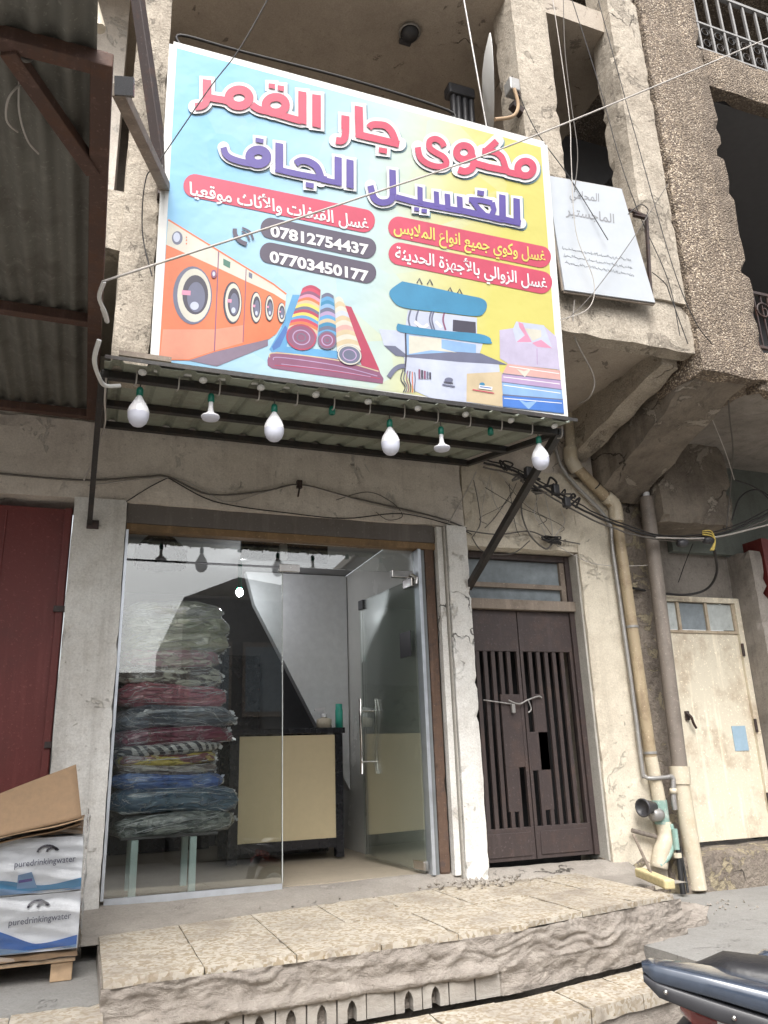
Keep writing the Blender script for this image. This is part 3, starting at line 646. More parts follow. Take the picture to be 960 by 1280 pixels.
class Art:
    """flat print on the banner, drawn in layers a fraction of a millimetre apart"""
    def __init__(s, org, sc, lay): s.o = org; s.s = sc; s.k = lay; s.mb = MB(); s.mats = []
    def mi(s, c):
        if c not in s.mats: s.mats.append(c)
        return s.mats.index(c)
    def P(s, x, y): return S(s.o[0]+x/s.s, s.o[1]+y/s.s, s.k)
    def poly(s, pts, c):
        s.k += .25; bm = bmesh.new(); vs = [bm.verts.new(s.P(*p)) for p in pts]
        es = [bm.edges.new((vs[i], vs[(i+1) % len(vs)])) for i in range(len(vs))]
        bmesh.ops.triangle_fill(bm, edges=es, use_beauty=True, use_dissolve=False); bm.verts.index_update()
        s.mb.add([v.co.copy() for v in bm.verts], [[v.index for v in (f.verts if f.normal.dot(SN) > 0 else reversed(f.verts))] for f in bm.faces], s.mi(c)); bm.free(); return s
    def ell(s, cx, cy, rx, ry, c, rot=0., n=28):
        return s.poly([(cx+rx*cos(a)*cos(rot)-ry*sin(a)*sin(rot), cy+rx*cos(a)*sin(rot)+ry*sin(a)*cos(rot)) for a in [2*pi*i/n for i in range(n)]], c)
    def ring(s, cx, cy, rx, ry, w, c, n=32, rot=0.):
        s.k += .25; pts = []
        for i in range(n):
            a = 2*pi*i/n
            for q in (w/2, -w/2):
                x = (rx+q)*cos(a); y = (ry+q)*sin(a); pts.append(s.P(cx+x*cos(rot)-y*sin(rot), cy+x*sin(rot)+y*cos(rot)))
        s.mb.add(pts, [(2*i, 2*((i+1) % n), 2*((i+1) % n)+1, 2*i+1) for i in range(n)], s.mi(c)); return s
    def line(s, pts, w, c, sm=True, cap=True):
        s.k += .25
        if sm and len(pts) > 2: pts = [(q.x, q.y) for q in smoothline([(x, y, 0) for x, y in pts], 5)]
        L = []; n = len(pts)
        for i in range(n):
            a = Vector(pts[max(i-1, 0)]); b = Vector(pts[min(i+1, n-1)]); d = (b-a).normalized(); q = Vector((-d.y, d.x))*w/2
            L.append((Vector(pts[i])+q, Vector(pts[i])-q, d))
        v = []
        for a, b, d in L: v += [s.P(*a), s.P(*b)]
        s.mb.add(v, [(2*i, 2*i+1, 2*i+3, 2*i+2) for i in range(n-1)], s.mi(c))
        return s
    def caps(s, pts, w, c):
        for p in (pts[0], pts[-1]): s.ell(p[0], p[1], w/2, w/2, c, n=16)
        return s
    def done(s, name, parent): return s.mb.build(name, [I[c] for c in s.mats], parent)
# --- hand lettering of the two headline lines: (kind, data) per word, in pixels of its own enlargement
def word(org, sc, strokes, rings, quads, c, name, ow):
    for pas, (cc, grow, lay, sh) in enumerate((('shade', ow*1.05, 5, 2.2), ('white', ow, 20, 0), (c, 0, 36, 0))):
        A = Art(org, sc, lay); A.o = (org[0]+sh*.6, org[1]+sh); g = grow*2*sc
        for pts, wd, rnd in strokes:
            A.line(pts, wd+g, cc, len(pts) > 3)
            if rnd or grow: A.caps(pts, wd+g, cc)
        for cx, cy, rx, ry, wd in rings:
            if grow: A.ell(cx, cy, rx+wd/2+g/2, ry+wd/2+g/2, cc)
            else: A.ring(cx, cy, rx, ry, wd, cc)
        for q in quads:
            x0 = sum(a for a, b in q)/len(q); y0 = sum(b for a, b in q)/len(q)
            if grow:
                q = [(a+(g/2 if a > x0 else -g/2), b+(g/2 if b > y0 else -g/2)) for a, b in q]
            A.poly(q, cc)
        if pas == 2:
            for cx, cy, rx, ry, wd in rings:
                pass
        A.done({0: 'printed_shadow', 1: 'letter_outline', 2: name}[pas], sign)
rd_ = 'red'; pu = 'purple'
word((235, 80), 5.333, [([(760, 380), (700, 364), (620, 340), (540, 318), (470, 300), (425, 270)], 46, 0), ([(300, 262), (240, 240), (190, 232), (140, 222)], 46, 0), ([(127, 165), (127, 215), (118, 255), (92, 278), (48, 284)], 50, 0)],
     [(585, 272, 66, 52, 56), (340, 225, 68, 54, 58)], [[(828, 200), (886, 208), (886, 428), (828, 415)], [(735, 178), (790, 188), (790, 405), (735, 388)], [(98, 100), (156, 108), (155, 220), (98, 215)], [(537, 128), (580, 132), (580, 166), (537, 158)], [(597, 140), (640, 147), (640, 183), (597, 174)]], rd_, 'headline_word', 4.2)
word((410, 115), 9.6, [([(212, 400), (212, 470), (200, 545), (165, 585), (95, 580)], 86, 0), ([(345, 505), (600, 565), (855, 625)], 84, 0), ([(490, 430), (530, 395), (600, 390), (690, 405), (760, 470), (800, 560), (815, 625)], 84, 0)],
     [], [[(160, 275), (258, 292), (256, 450), (160, 440)], [(320, 160), (418, 180), (428, 545), (330, 535)], [(610, 660), (712, 678), (706, 742), (610, 722)]], rd_, 'headline_word', 4.2)
word((505, 150), 5.333, [([(268, 178), (250, 145), (210, 125), (172, 140), (172, 185), (210, 215), (262, 245), (284, 282), (262, 308), (200, 306), (140, 280), (105, 240), (92, 180)], 40, 0), ([(452, 230), (464, 285), (448, 325), (405, 342), (362, 330)], 46, 0), ([(455, 282), (560, 312), (700, 340)], 44, 0), ([(620, 140), (545, 208)], 44, 0), ([(522, 205), (600, 212), (650, 245), (672, 300), (680, 335)], 40, 0), ([(690, 345), (750, 360), (820, 372)], 42, 0)],
     [(400, 215, 50, 46, 46), (810, 322, 52, 49, 46)], [], rd_, 'headline_word', 4.2)
word((265, 160), 5.0526, [([(330, 226), (230, 222), (130, 195), (88, 165), (72, 122)], 40, 0), ([(400, 258), (540, 290), (725, 325)], 38, 0), ([(528, 225), (560, 206), (610, 212), (660, 245), (685, 300), (690, 335)], 44, 0), ([(690, 324), (815, 350)], 34, 0)],
     [(292, 182, 54, 44, 56)], [[(275, 60), (327, 70), (324, 96), (275, 88)], [(400, 90), (450, 100), (450, 282), (400, 270)], [(592, 340), (644, 350), (642, 382), (592, 372)], [(774, 178), (820, 188), (820, 365), (774, 355)], [(849, 195), (895, 205), (895, 384), (849, 374)]], pu, 'subtitle_word', 3.4)
word((450, 195), 4.465, [([(800, 352), (897, 376)], 34, 0), ([(550, 300), (700, 333), (800, 356)], 34, 0), ([(608, 242), (680, 248), (738, 262)], 30, 0), ([(620, 240), (660, 292), (700, 332)], 28, 0), ([(738, 258), (748, 300), (730, 340)], 30, 0), ([(200, 228), (330, 262), (450, 285), (565, 306)], 32, 0), ([(184, 190), (180, 232), (160, 254), (115, 258), (78, 232), (58, 165)], 36, 0)],
     [], [[(856, 233), (892, 240), (897, 388), (858, 380)], [(776, 212), (813, 220), (815, 362), (778, 355)], [(540, 222), (572, 230), (576, 312), (544, 306)], [(472, 208), (503, 214), (506, 298), (476, 290)], [(412, 195), (440, 200), (444, 284), (414, 278)], [(320, 168), (350, 176), (350, 270), (322, 262)], [(163, 73), (200, 80), (203, 215), (166, 212)], [(655, 190), (694, 196), (691, 223), (655, 216)], [(302, 284), (331, 288), (331, 309), (302, 305)], [(343, 293), (374, 297), (374, 319), (343, 314)]], pu, 'subtitle_word', 3.2)
# --- capsule strips with a line of text each
def capsule(a, b, th, c, txt, ta, tb, th2, tc, off, name):
    A = Art((0, 0), 1, 8); a_, b_ = Vector(a), Vector(b); d = (b_-a_).normalized(); q = Vector((-d.y, d.x)); r = th/2; pts = []
    rr_ = r*.95
    for k in range(13): t_ = pi/2+pi*k/12; pts.append(tuple(a_+d*cos(t_)*rr_+q*sin(t_)*r))
    for k in range(13): t_ = -pi/2+pi*k/12; pts.append(tuple(b_+d*cos(t_)*rr_+q*sin(t_)*r))
    A.poly(pts, c); o = A.done('text_strip', sign)
    mb = MB(); p0, p1 = S(*ta, 14), S(*tb, 14)
    up = S(ta[0], ta[1]-th2, 14)-p0
    lay_text(mb, txt, p0, p1, up, SN, 0, off); mb.build(name, I[tc], o)
capsule((243, 232), (455, 276), 29, 'red', arabic('غسل القنفات والأثاث موقعيا'), (237, 243), (461, 287), 22, 'white', .018, 'strip_lettering')
capsule((498, 284), (676, 321), 27, 'red', arabic('غسل وكوي جميع انواع الملابس'), (492, 290), (682, 327), 21, 'yellow', .018, 'strip_lettering')
capsule((499, 317), (677, 353), 28, 'red', arabic('غسل الزوالي بالأجهزة الحديثة'), (494, 323), (684, 361), 21, 'white', .018, 'strip_lettering')
capsule((338, 285), (458, 310), 26, 'grey', '07812754437', (338, 295), (461, 319), 19, 'white', .036, 'phone_number')
capsule((337, 316), (458, 341), 26, 'grey', '07703450177', (337, 327), (461, 352), 19, 'white', .036, 'phone_number')
# --- picture of orange washing machines
A = Art((195, 270), 5.647, 5)
A.poly([(230, 1020), (430, 950), (790, 870), (790, 915), (430, 1062)], 'floor')
A.poly([(72, 200), (440, 365), (640, 460), (830, 545), (915, 600), (905, 740), (850, 830), (800, 868), (420, 958), (230, 1020), (20, 1016)], 'orange')
A.poly([(50, 800), (410, 800), (615, 770), (612, 895), (415, 950), (230, 1010), (26, 1006)], 'orangelt')
A.poly([(85, 22), (430, 235), (640, 365), (830, 480), (920, 552), (915, 602), (830, 548), (640, 462), (440, 368), (72, 202)], 'cream')
A.line([(86, 26), (430, 238), (640, 368), (830, 482), (920, 552)], 12, 'orange', False)
A.line([(442, 250), (432, 500), (412, 955)], 8, 'plum', False); A.line([(636, 375), (628, 600), (614, 890)], 6, 'plum', False)
A.ell(150, 155, 38, 48, 'slate'); A.ell(146, 150, 24, 34, 'pale'); A.poly([(475, 300), (525, 325), (522, 370), (475, 345)], 'green'); A.poly([(655, 395), (680, 408), (678, 445), (655, 430)], 'slate')
for q in (150, 170, 195): A.ell(215, q, 5, 6, 'orange')
for cx, cy, rx, ry in ((258, 560, 138, 205), (540, 612, 66, 148), (705, 645, 40, 112), (800, 650, 32, 92), (885, 682, 30, 72)):
    A.ell(cx, cy, rx, ry, 'dark' if rx < 100 else 'slate'); A.ell(cx+rx*.08, cy, rx*.86, ry*.92, 'cream'); A.ell(cx+rx*.14, cy-ry*.02, rx*.66, ry*.68, 'dark')
    A.ell(cx+rx*.18, cy+ry*.06, rx*.46, ry*.52, 'slate'); A.ell(cx+rx*.1, cy+ry*.36, rx*.22, ry*.14, 'pale')
    A.line([(cx-rx*.55, cy-ry*.1), (cx-rx*.1, cy-ry*.08)], ry*.16, 'pink', False)
A.ell(408, 408, 20, 30, 'plum'); A.ell(408, 408, 10, 16, 'pale')
A.line([(556, 88), (560, 132), (596, 178), (640, 198)], 30, 'grey').line([(605, 108), (640, 130), (660, 170)], 13, 'grey').line([(608, 82), (662, 110), (688, 165)], 13, 'grey')
A.done('washing_machine_picture', sign)
# --- picture of carpets
A = Art((330, 340), 6., 5)
A.poly([(215, 170), (268, 172), (190, 430), (170, 560), (560, 592), (545, 665), (60, 605), (40, 580), (130, 420)], 'sky')
A.poly([(160, 400), (180, 430), (120, 560), (70, 590), (60, 560)], 'cobalt')
A.poly([(605, 250), (655, 262), (740, 450), (860, 720), (872, 760), (740, 720), (650, 480)], 'crimson')
A.poly([(25, 660), (40, 615), (95, 598), (540, 650), (700, 690), (860, 738), (897, 800), (890, 838), (400, 772), (60, 722), (28, 700)], 'plum')
A.line([(40, 640), (95, 606), (540, 660), (860, 745)], 8, 'tan').line([(70, 660), (120, 640), (540, 700), (850, 780)], 6, 'mauve').line([(80, 700), (300, 715), (600, 755), (870, 800)], 6, 'crimson').line([(130, 690), (500, 735), (800, 785)], 5, 'mauve')
def roll(l0, l1, r0, r1, cols, ell, ec, n):
    for i in range(n):
        a, b = i/n, (i+1)/n
        L = lambda p, q, t_: (p[0]+(q[0]-p[0])*t_, p[1]+(q[1]-p[1])*t_)
        p0, p1, p2, p3 = L(l0, l1, a), L(r0, r1, a), L(r0, r1, b), L(l0, l1, b); up = ell[3]*.30
        arc = lambda u0, u1: [(u0[0]+(u1[0]-u0[0])*k/8, u0[1]+(u1[1]-u0[1])*k/8-up*sin(pi*k/8)) for k in range(9)]
        A.poly(arc(p0, p1)+arc(p3, p2)[::-1], cols[i % len(cols)])
    A.ell(*ell, ec, .25); A.ring(ell[0], ell[1], ell[2]*.92, ell[3]*.92, 9, cols[0], 28, .25); A.ring(ell[0], ell[1], ell[2]*.55, ell[3]*.55, 8, 'mauve', 28, .25); A.ring(ell[0], ell[1], ell[2]*.28, ell[3]*.28, 7, 'slate', 24, .25)
roll((290, 120), (170, 450), (425, 135), (398, 490), ['crimson', 'red', 'plum', 'pink', 'orange', 'tan', 'yellow', 'slate', 'crimson', 'yellow', 'sky', 'red', 'orange', 'tan', 'pink'], (280, 490, 116, 98), 'plum', 15)
roll((432, 175), (405, 480), (522, 178), (545, 480), ['slate', 'sky', 'teal', 'lblue', 'slate', 'mauve', 'sky', 'tan', 'teal'], (474, 512, 72, 70), 'plum', 11)
roll((530, 205), (548, 600), (592, 205), (728, 590), ['cream', 'tan', 'cream', 'pale', 'tan', 'cream', 'peach', 'tan'], (642, 622, 92, 74), 'slate', 11)
A.done('carpet_picture', sign)
# --- picture of the ironing press and of folded shirts
A = Art((480, 330), 4.174, 5)
A.poly([(-25, 340), (110, 350), (520, 400), (500, 465), (115, 480), (0, 425)], 'pale')
A.poly([(112, 365), (480, 420), (480, 470), (118, 480)], 'lblue'); A.poly([(130, 372), (300, 390), (300, 440), (130, 470)], 'cream')
A.poly([(105, 485), (600, 525), (620, 742), (250, 702), (160, 662), (110, 560)], 'pale')
A.poly([(0, 425), (60, 428), (118, 474), (380, 458), (505, 466), (645, 526), (400, 512), (110, 485), (60, 478)], 'slate')
A.poly([(220, 415), (300, 440), (380, 462), (250, 450)], 'cream')
A.poly([(432, 572), (615, 562), (620, 745), (430, 718)], 'tan')
A.poly([(125, 240), (340, 262), (485, 280), (485, 365), (110, 340)], 'pale'); A.poly([(360, 290), (478, 303), (480, 366), (358, 350)], 'dark')
for x_ in (140, 180, 250, 262, 320): A.line([(x_, 240), (x_-12, 290), (x_+2, 345)], 9, 'slate' if x_ != 320 else 'plum')
A.line([(160, 300), (200, 330), (230, 315)], 16, 'white').line([(270, 300), (300, 330)], 14, 'white', False)
for x_, y_ in ((185, 75), (240, 80), (345, 122), (395, 130)): A.line([(x_-14, y_+25), (x_, y_), (x_+14, y_+30)], 6, 'dark', False)
pts = [(95, 90), (30, 140), (45, 190), (105, 228), (300, 252), (480, 272), (525, 250), (537, 210), (510, 180), (420, 160), (250, 122)]
A.poly([(q.x, q.y) for q in smoothline([(a, b, 0) for a, b in pts+pts[:1]], 4)[:-1]], 'teal')
pts = [(72, 310), (66, 338), (100, 358), (300, 385), (540, 416), (558, 400), (545, 380), (480, 362), (280, 345), (110, 318)]
A.poly([(q.x, q.y) for q in smoothline([(a, b, 0) for a, b in pts+pts[:1]], 4)[:-1]], 'teal')
A.line([(112, 360), (115, 480), (108, 560)], 8, 'dark').line([(25, 590), (50, 555), (80, 535), (108, 532)], 24, 'slate')
for k in range(6): A.line([(100+k*12, 550+k*3), (88+k*15, 600), (110+k*10, 640), (100+k*12, 670)], 5, ['dark', 'slate', 'plum', 'dark', 'orange', 'slate'][k])
for k in range(5): A.poly([(180+k*14, 548+k*4), (190+k*14, 550+k*4), (190+k*14, 600), (180+k*14, 598)], ['plum', 'dark', 'plum', 'slate', 'dark'][k])
A.ell(338, 605, 22, 13, 'slate').line([(305, 628), (370, 640)], 8, 'slate', False).line([(312, 615), (360, 622)], 6, 'dark', False)
A.ell(512, 628, 14, 10, 'teal').line([(495, 640), (565, 650)], 18, 'white', False).line([(500, 640), (560, 648)], 5, 'cobalt', False).line([(462, 655), (575, 674)], 5, 'red', False)
A.done('ironing_press_picture', sign)
A = Art((480, 330), 4.174, 5)
A.poly([(603, 345), (690, 332), (830, 320), (900, 380), (918, 552), (650, 522), (605, 492)], 'lav')
A.poly([(690, 300), (835, 320), (878, 440), (770, 415), (690, 410), (672, 340)], 'pale')
A.poly([(700, 300), (725, 312), (738, 345), (772, 408), (690, 408), (735, 372), (706, 330)], 'pink').poly([(772, 412), (820, 395), (878, 440), (800, 432)], 'pink').poly([(735, 335), (820, 345), (822, 380), (775, 402)], 'cream')
A.line([(798, 440), (800, 525)], 4, 'mauve', False)
for k, (q, c) in enumerate((([(645, 520), (920, 556), (922, 608), (618, 572)], 'peach'), ([(615, 575), (923, 610), (928, 656), (614, 616)], 'mauve'), ([(615, 618), (928, 658), (934, 708), (620, 682)], 'lblue'), ([(618, 686), (934, 710), (940, 778), (620, 742)], 'blue'))):
    A.poly(q, c); A.line([q[3], q[2]], 6, 'slate' if k < 3 else 'cobalt', False); A.line([(q[0][0]+8, q[0][1]+14), (q[1][0]-6, q[1][1]+16)], 4, 'white', False)
A.poly([(690, 545), (730, 560), (770, 545), (735, 590)], 'cream').poly([(700, 705), (740, 722), (800, 715), (755, 758)], 'lblue')
A.done('shirt_picture', sign)
# ================================================================== CANOPY UNDER THE BANNER
can = thing('canopy', 'corrugated metal canopy on black steel beams under the banner', 'canopy', (1.4, -.7, 3.6))
zr, zf = 3.875, 3.575; yb_, yf_ = -.02, -1.46
def cz(y): return zr+(zf-zr)*(y-yb_)/(yf_-yb_)
def csheet(u, v):
    x = -.05+u*2.96; y = yb_+v*(-1.60-yb_); k = (x*5.2) % 1
    h = .022 if k < .18 else .022*(1-(k-.18)/.09) if k < .27 else 0 if k < .9 else .022*(k-.9)/.1
    return Vector((x, y, cz(y)+.03+h))
cs_ = MB().grid(csheet, 260, 4, 0, False); ob = cs_.build('corrugated_sheet', M['sheetgreen'], can); so_ = ob.modifiers.new('solid', 'SOLIDIFY'); so_.thickness = .002
for y in (-1.42, -.72, -.05):
    MB().bar((-.06, y, cz(y)), (2.92, y, cz(y)), .045, .045).build('beam', M['black'], can, .003)
for x in (-.045, 2.905):
    MB().bar((x, -1.45, cz(-1.45)-.002), (x, -.03, cz(-.03)-.002), .04, .04).build('side_beam', M['black'], can, .003)
MB().bar((-.06, -1.42, cz(-1.42)), Y(112, 655, -.03), .035, .035).build('strut', M['black'], can, .003)
MB().bar((2.90, -1.42, cz(-1.42)), Y(585, 735, -.01), .05, .05).build('strut', M['black'], can, .003)
mb = MB(); c_ = Y(114, 656, -.03); mb.box(c_.x-.03, c_.x+.05, -.05, -.02, c_.z-.03, c_.z+.03); mb.build('wall_bracket', M['browndark'], can)
MB().bar((.02, -1.53, 3.66), (.30, -1.53, 3.66), .06, .03).build('rail_stub', M['woodgrey'], can)
mb = MB(); mb.bar((-.05, -1.61, 3.598), (2.93, -1.61, 3.598), .004, .022); mb.build('drip_edge', M['black'], can)
MB().bar((.18, -1.50, 3.645), (2.93, -1.50, 3.645), .05, .03).build('banner_rail', M['black'], can)
for i in range(13):
    x = .12+i*.23; hk = MB(); y = -1.46
    hk.tube(smoothline([(x, y, cz(y)+.06), (x+.004, y-.03, cz(y)+.02), (x+.002, y-.02, cz(y)-.05), (x-.006, y+.02, cz(y)-.045)], 4), .0045, 5); hk.build('hook', M['wirel'], can)
for i in range(9):
    x = .15+i*.33; hk = MB(); hk.lathe([(0, 0), (.022, .006), (.024, .012), (0, .02)], (x, -1.54+.0, 3.575), 8, 0, (0, -.5, -1)); hk.build('screw_cap', M['dish'], can)
# bulbs along the front beam
pear = [(0, 0), (.02, 0), (.024, -.012), (.030, -.05), (.046, -.09), (.058, -.13)]
def bulb(px, py, label, kind):
    c = Y(px, py, -1.44); n0 = thing('light_bulb', label, 'light bulb', c, 'bulbs strung along the canopy edge')
    MB().lathe([(0, .012), (.014, .012), (.019, 0), (.019, -.035), (.016, -.04), (0, -.04)], c, 16).build('socket', M['socket'], n0)
    mb = MB()
    if kind == 'pear':
        k = 1.02
        mb.lathe([(.0, -.036), (.013, -.037), (.016, -.05), (.030, -.075), (.047, -.105), (.057, -.135), (.0585, -.147)], c, 24); mb.build('bulb_body', M['bulb'], n0)
        MB().lathe([(.0585, -.147), (.056, -.175), (.047, -.20), (.03, -.218), (.012, -.226), (0, -.227)], c, 24).build('diffuser', M['diff'], n0)
        f = MB()
        for a in range(10):
            a = a*2*pi/10; f.tube([c+Vector((r*cos(a), r*sin(a), z)) for r, z in ((.017, -.05), (.031, -.075), (.048, -.105), (.058, -.135))], .0014, 4)
        f.build('rib', M['bulb'], n0)
    else:
        mb.lathe([(0, -.036), (.013, -.037), (.014, -.075), (.018, -.10), (.032, -.118), (.052, -.128), (.053, -.134)], c, 24); mb.build('bulb_body', M['bulb'], n0)
        MB().lathe([(.053, -.134), (.047, -.146), (.028, -.153), (0, -.155)], c, 24).build('diffuser', M['diff'], n0)
    MB().tube([c+Vector((0, 0, .01)), c+Vector((.004, .01, .05))], .004, 5).build('lead', M['wireg'], n0)
    return n0
bulb(175, 487, 'white pear-shaped bulb nearest the left end of the canopy', 'pear')
bulb(264, 495, 'white mushroom-shaped bulb below the washing machine picture', 'mush')
bulb(343, 508, 'white pear-shaped bulb below the carpet picture, between a mushroom bulb and an empty socket', 'pear')
bulb(487, 527, 'white pear-shaped bulb left of a mushroom bulb, below the ironing press picture', 'pear')
bulb(551, 536, 'white mushroom-shaped bulb nearest the right end of the canopy', 'mush')
bulb(673, 548, 'white pear-shaped bulb at the right corner of the canopy in front of the black strut', 'pear')
for px, py, lb in ((415, 512, 'empty green bulb socket between two pear bulbs'), (613, 538, 'empty green bulb socket between a mushroom bulb and the corner bulb')):
    c = Y(px, py, -1.44); o = MB().lathe([(0, .02), (.014, .02), (.02, 0), (.02, -.03), (.012, -.034), (.012, -.02), (0, -.02)], c, 16).build('bulb_socket', M['socket']); tag(o, lb, 'socket', 'empty sockets on the canopy edge')
# ================================================================== OLD WHITE SIGN
os_ = thing('office_sign', 'old white board with faded grey Arabic lettering beside the colourful banner', 'sign', Y(750, 300, U-.12))
oq = [(683, 219), (777, 236), (819, 378), (706, 362)]
yO = U-.10
def O(px, py, k=0): return Y(px, py, yO-.0006*k)
mb = MB(); mb.prism([O(*q) for q in oq], (0, .035, 0)); mb.build('board', M['oldsign'], os_)
mb = MB()
for i in range(4): mb.bar(O(*oq[i])+Vector((0, .02, 0)), O(*oq[(i+1) % 4])+Vector((0, .02, 0)), .03, .014, 0, (0, 1, 0))
mb.build('edge_frame', M['woodgrey'], os_)
mb = MB()
lay_text(mb, arabic('المحامي'), O(712, 247, 2), O(749, 252, 2), O(712, 233, 2)-O(712, 247, 2), (0, -1, 0), 0, .012)
lay_text(mb, arabic('الماجستير'), O(707, 268, 2), O(768, 279, 2), O(707, 252, 2)-O(707, 268, 2), (0, -1, 0), 0, .015)
mb.build('lettering', M['fadedtext'], os_)
mb = MB()
rr = random.Random(2)
for r_ in range(3):
    pts = [O(703+k*.72+r_*2+rr.uniform(-.5, .5), 310+r_*9+k*.135+rr.choice((-2.4, -1, 0, 0, .5, 1.6))*(0 if k % 11 > 8 else 1), 2) for k in range(120)]
    MB().tube(pts, .0022, 4).build('worn_print_line', M['fainttext'], os_)
mb = MB(); mb.bar(Y(792, 268, U-.06), Y(808, 272, U-.06), .03, .03); mb.bar(Y(808, 272, U-.06), Y(813, 366, U-.06), .022, .022); mb.bar(Y(786, 262, U-.08), Y(808, 271, U-.06), .02, .02)
mb.build('bracket', M['browndark'], os_)
# ================================================================== TIN AWNING AT THE LEFT
aw = thing('tin_awning', 'dark corrugated tin awning on rusty beams over the red door', 'awning', (-.9, -1.7, 3.8))
def az(y): return 3.93-.06*(-y/3.3)
def ash(u, v):
    x = -3.2+u*3.06; y = -.02-v*3.62+(.06*noise.noise(Vector((x*2, 3, 0))) if v > .99 else 0)
    return Vector((x, y, az(y)+.045+.016*sin(x*2*pi/.105)+.02*noise.noise(Vector((x*2, y, 3)))))
ob = MB().grid(ash, 300, 24, 0, True).build('corrugated_sheet', M['sheet'], aw); so_ = ob.modifiers.new('solid', 'SOLIDIFY'); so_.thickness = .002
for y in (-3.27, -1.43, -.06): MB().bar((-3.2, y, az(y)), (-.10, y, az(y)), .06, .06).build('cross_beam', M['rustbeam'], aw, .004)
MB().bar((-.12, -3.3, az(-3.3)-.003), (-.12, -.03, az(-.03)-.003), .075, .06).build('side_beam', M['rustbeam'], aw, .004)
MB().bar((-.42, -3.25, az(-3.25)-.02), (-.14, -2.72, az(-2.7)-.02), .06, .05).build('corner_brace', M['rustbeam'], aw, .004)
mb = MB(); c_ = Y(18, 75, -3.2)
mb.tube(smoothline([c_+Vector((-.02, 0, .03)), c_+Vector((0, -.03, -.0)), c_+Vector((.04, -.03, -.02)), c_+Vector((.06, 0, .04))]), .008, 6); mb.build('hook', M['wireg'], aw)
# steel frame arms above the awning corner
fr_ = thing('steel_frame_arm', 'brown steel arms meeting in a V on the rendered pillar beside the banner', 'bracket', Y(207, 235, -1.6))
MB().bar(Y(168, -30, -1.75), Y(206, 236, -1.53), .075, .05).build('arm', M['browndark'], fr_, .004)
MB().bar(Y(148, 112, -2.6), Y(208, 238, -1.52), .06, .06).build('arm', M['woodgrey'], fr_, .004)
mb = MB(); e0 = Y(155, 107, -2.62); d_ = (Y(208, 238, -1.52)-e0).normalized(); mb.bar(e0, e0+d_*.02, .085, .085); mb.build('tube_end', M['blackgloss'], fr_)
c_ = Y(208, 236, -1.5); MB().box(c_.x-.05, c_.x+.05, c_.y-.02, c_.y+.05, c_.z-.06, c_.z+.06).build('base_plate', M['browndark'], fr_, .004)
o = MB().tube([Y(108, -20, -2.2), Y(124, 36, -2.2)], .035, 10).build('pale_pole', M['pvc']); tag(o, 'pale pole behind the top corner of the tin awning', 'pole')
# ================================================================== INSIDE THE SHOP
# table with mint legs and the pile of bagged blankets
tb = thing('table', 'low table with pale mint legs carrying the pile of bagged blankets behind the glass', 'table', (.58, .33, .672))
MB().box(.27, .90, .13, .60, 1.03, 1.05).build('tabletop', M['intdark'], tb, .004)
for x, y in ((.36, .12), (.735, .12), (.36, .58), (.735, .58)):
    mb = MB(); mb.bar((x, y, .672), (x, y, 1.029), .045, .045, 0, (0, 1, 0)); mb.build('leg', M['mint'], tb, .003)
def bag(x0, x1, z0, z1, seed, fringe=False, yc=.36, dy=.52, sharp=2.6):
    cx, cz_ = (x0+x1)/2, (z0+z1)/2; ax, az_, ay = (x1-x0)/2, (z1-z0)/2*1.12, dy/2
    mb = MB(); nu, nv = 88, 44
    def fn(u, v):
        th = u*2*pi; ph = -pi/2+v*pi
        sp = lambda c, e: math.copysign(abs(c)**e, c)
        x = sp(cos(th), .42)*abs(cos(ph))**.45; y = sp(sin(th), .42)*abs(cos(ph))**.45; z = sp(sin(ph), .62)
        p = Vector((x*ax, y*ay, z*az_)); q = p*6+Vector((seed*7.1, seed*3.3, seed))
        amp = .010+.05*az_
        d = noise.fractal(q, .9, 2.1, 4)*amp + (abs(noise.noise(Vector((q.x*1.4, q.y, q.z*5))))-.25)*.014
        edge = max(0, abs(x)-.75)*4
        p += Vector((x*.7, y*.8, z)).normalized()*d
        p.x += edge*noise.noise(q*1.7)*.055; p.z *= 1-.35*min(1, edge)*(.5+.5*noise.noise(q)); p.z += .012*sin(x*2.2+seed)
        return Vector((cx, yc, cz_))+p
    mb.grid(fn, nu, nv, 0, True)
    cr = MB(); q_ = random.Random(seed*13); kk = 1 if q_.random() < .7 else -1; sl_ = q_.uniform(.6, 1.5)
    c0 = Vector((cx, yc, cz_))
    for i in range(int(7+(z1-z0)*170)):      # white tubes painting highlights along the film creases on the bag front
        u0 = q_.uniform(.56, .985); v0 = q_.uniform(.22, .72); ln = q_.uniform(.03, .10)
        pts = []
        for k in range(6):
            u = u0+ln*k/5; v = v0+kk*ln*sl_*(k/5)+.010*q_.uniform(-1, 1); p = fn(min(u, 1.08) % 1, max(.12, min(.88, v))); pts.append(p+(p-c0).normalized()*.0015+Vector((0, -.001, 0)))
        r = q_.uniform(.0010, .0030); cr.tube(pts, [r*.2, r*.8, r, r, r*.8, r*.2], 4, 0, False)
    for i in range(14):                       # crumpled ends of the film sticking out at the right
        p = fn(q_.choice((0., .015, .97, .95)), q_.uniform(.3, .7)); d = Vector((q_.uniform(.5, 1), q_.uniform(-.9, .2), q_.uniform(-.6, .4)))*q_.uniform(.010, .030)
        n = Vector((q_.uniform(-.3, .3), q_.uniform(-.3, .3), q_.uniform(.5, 1)))*q_.uniform(.004, .016)
        cr.add([p-n, p+n, p+d+n*.6, p+d*.8-n], [(0, 1, 2, 3)])
    return mb, cr
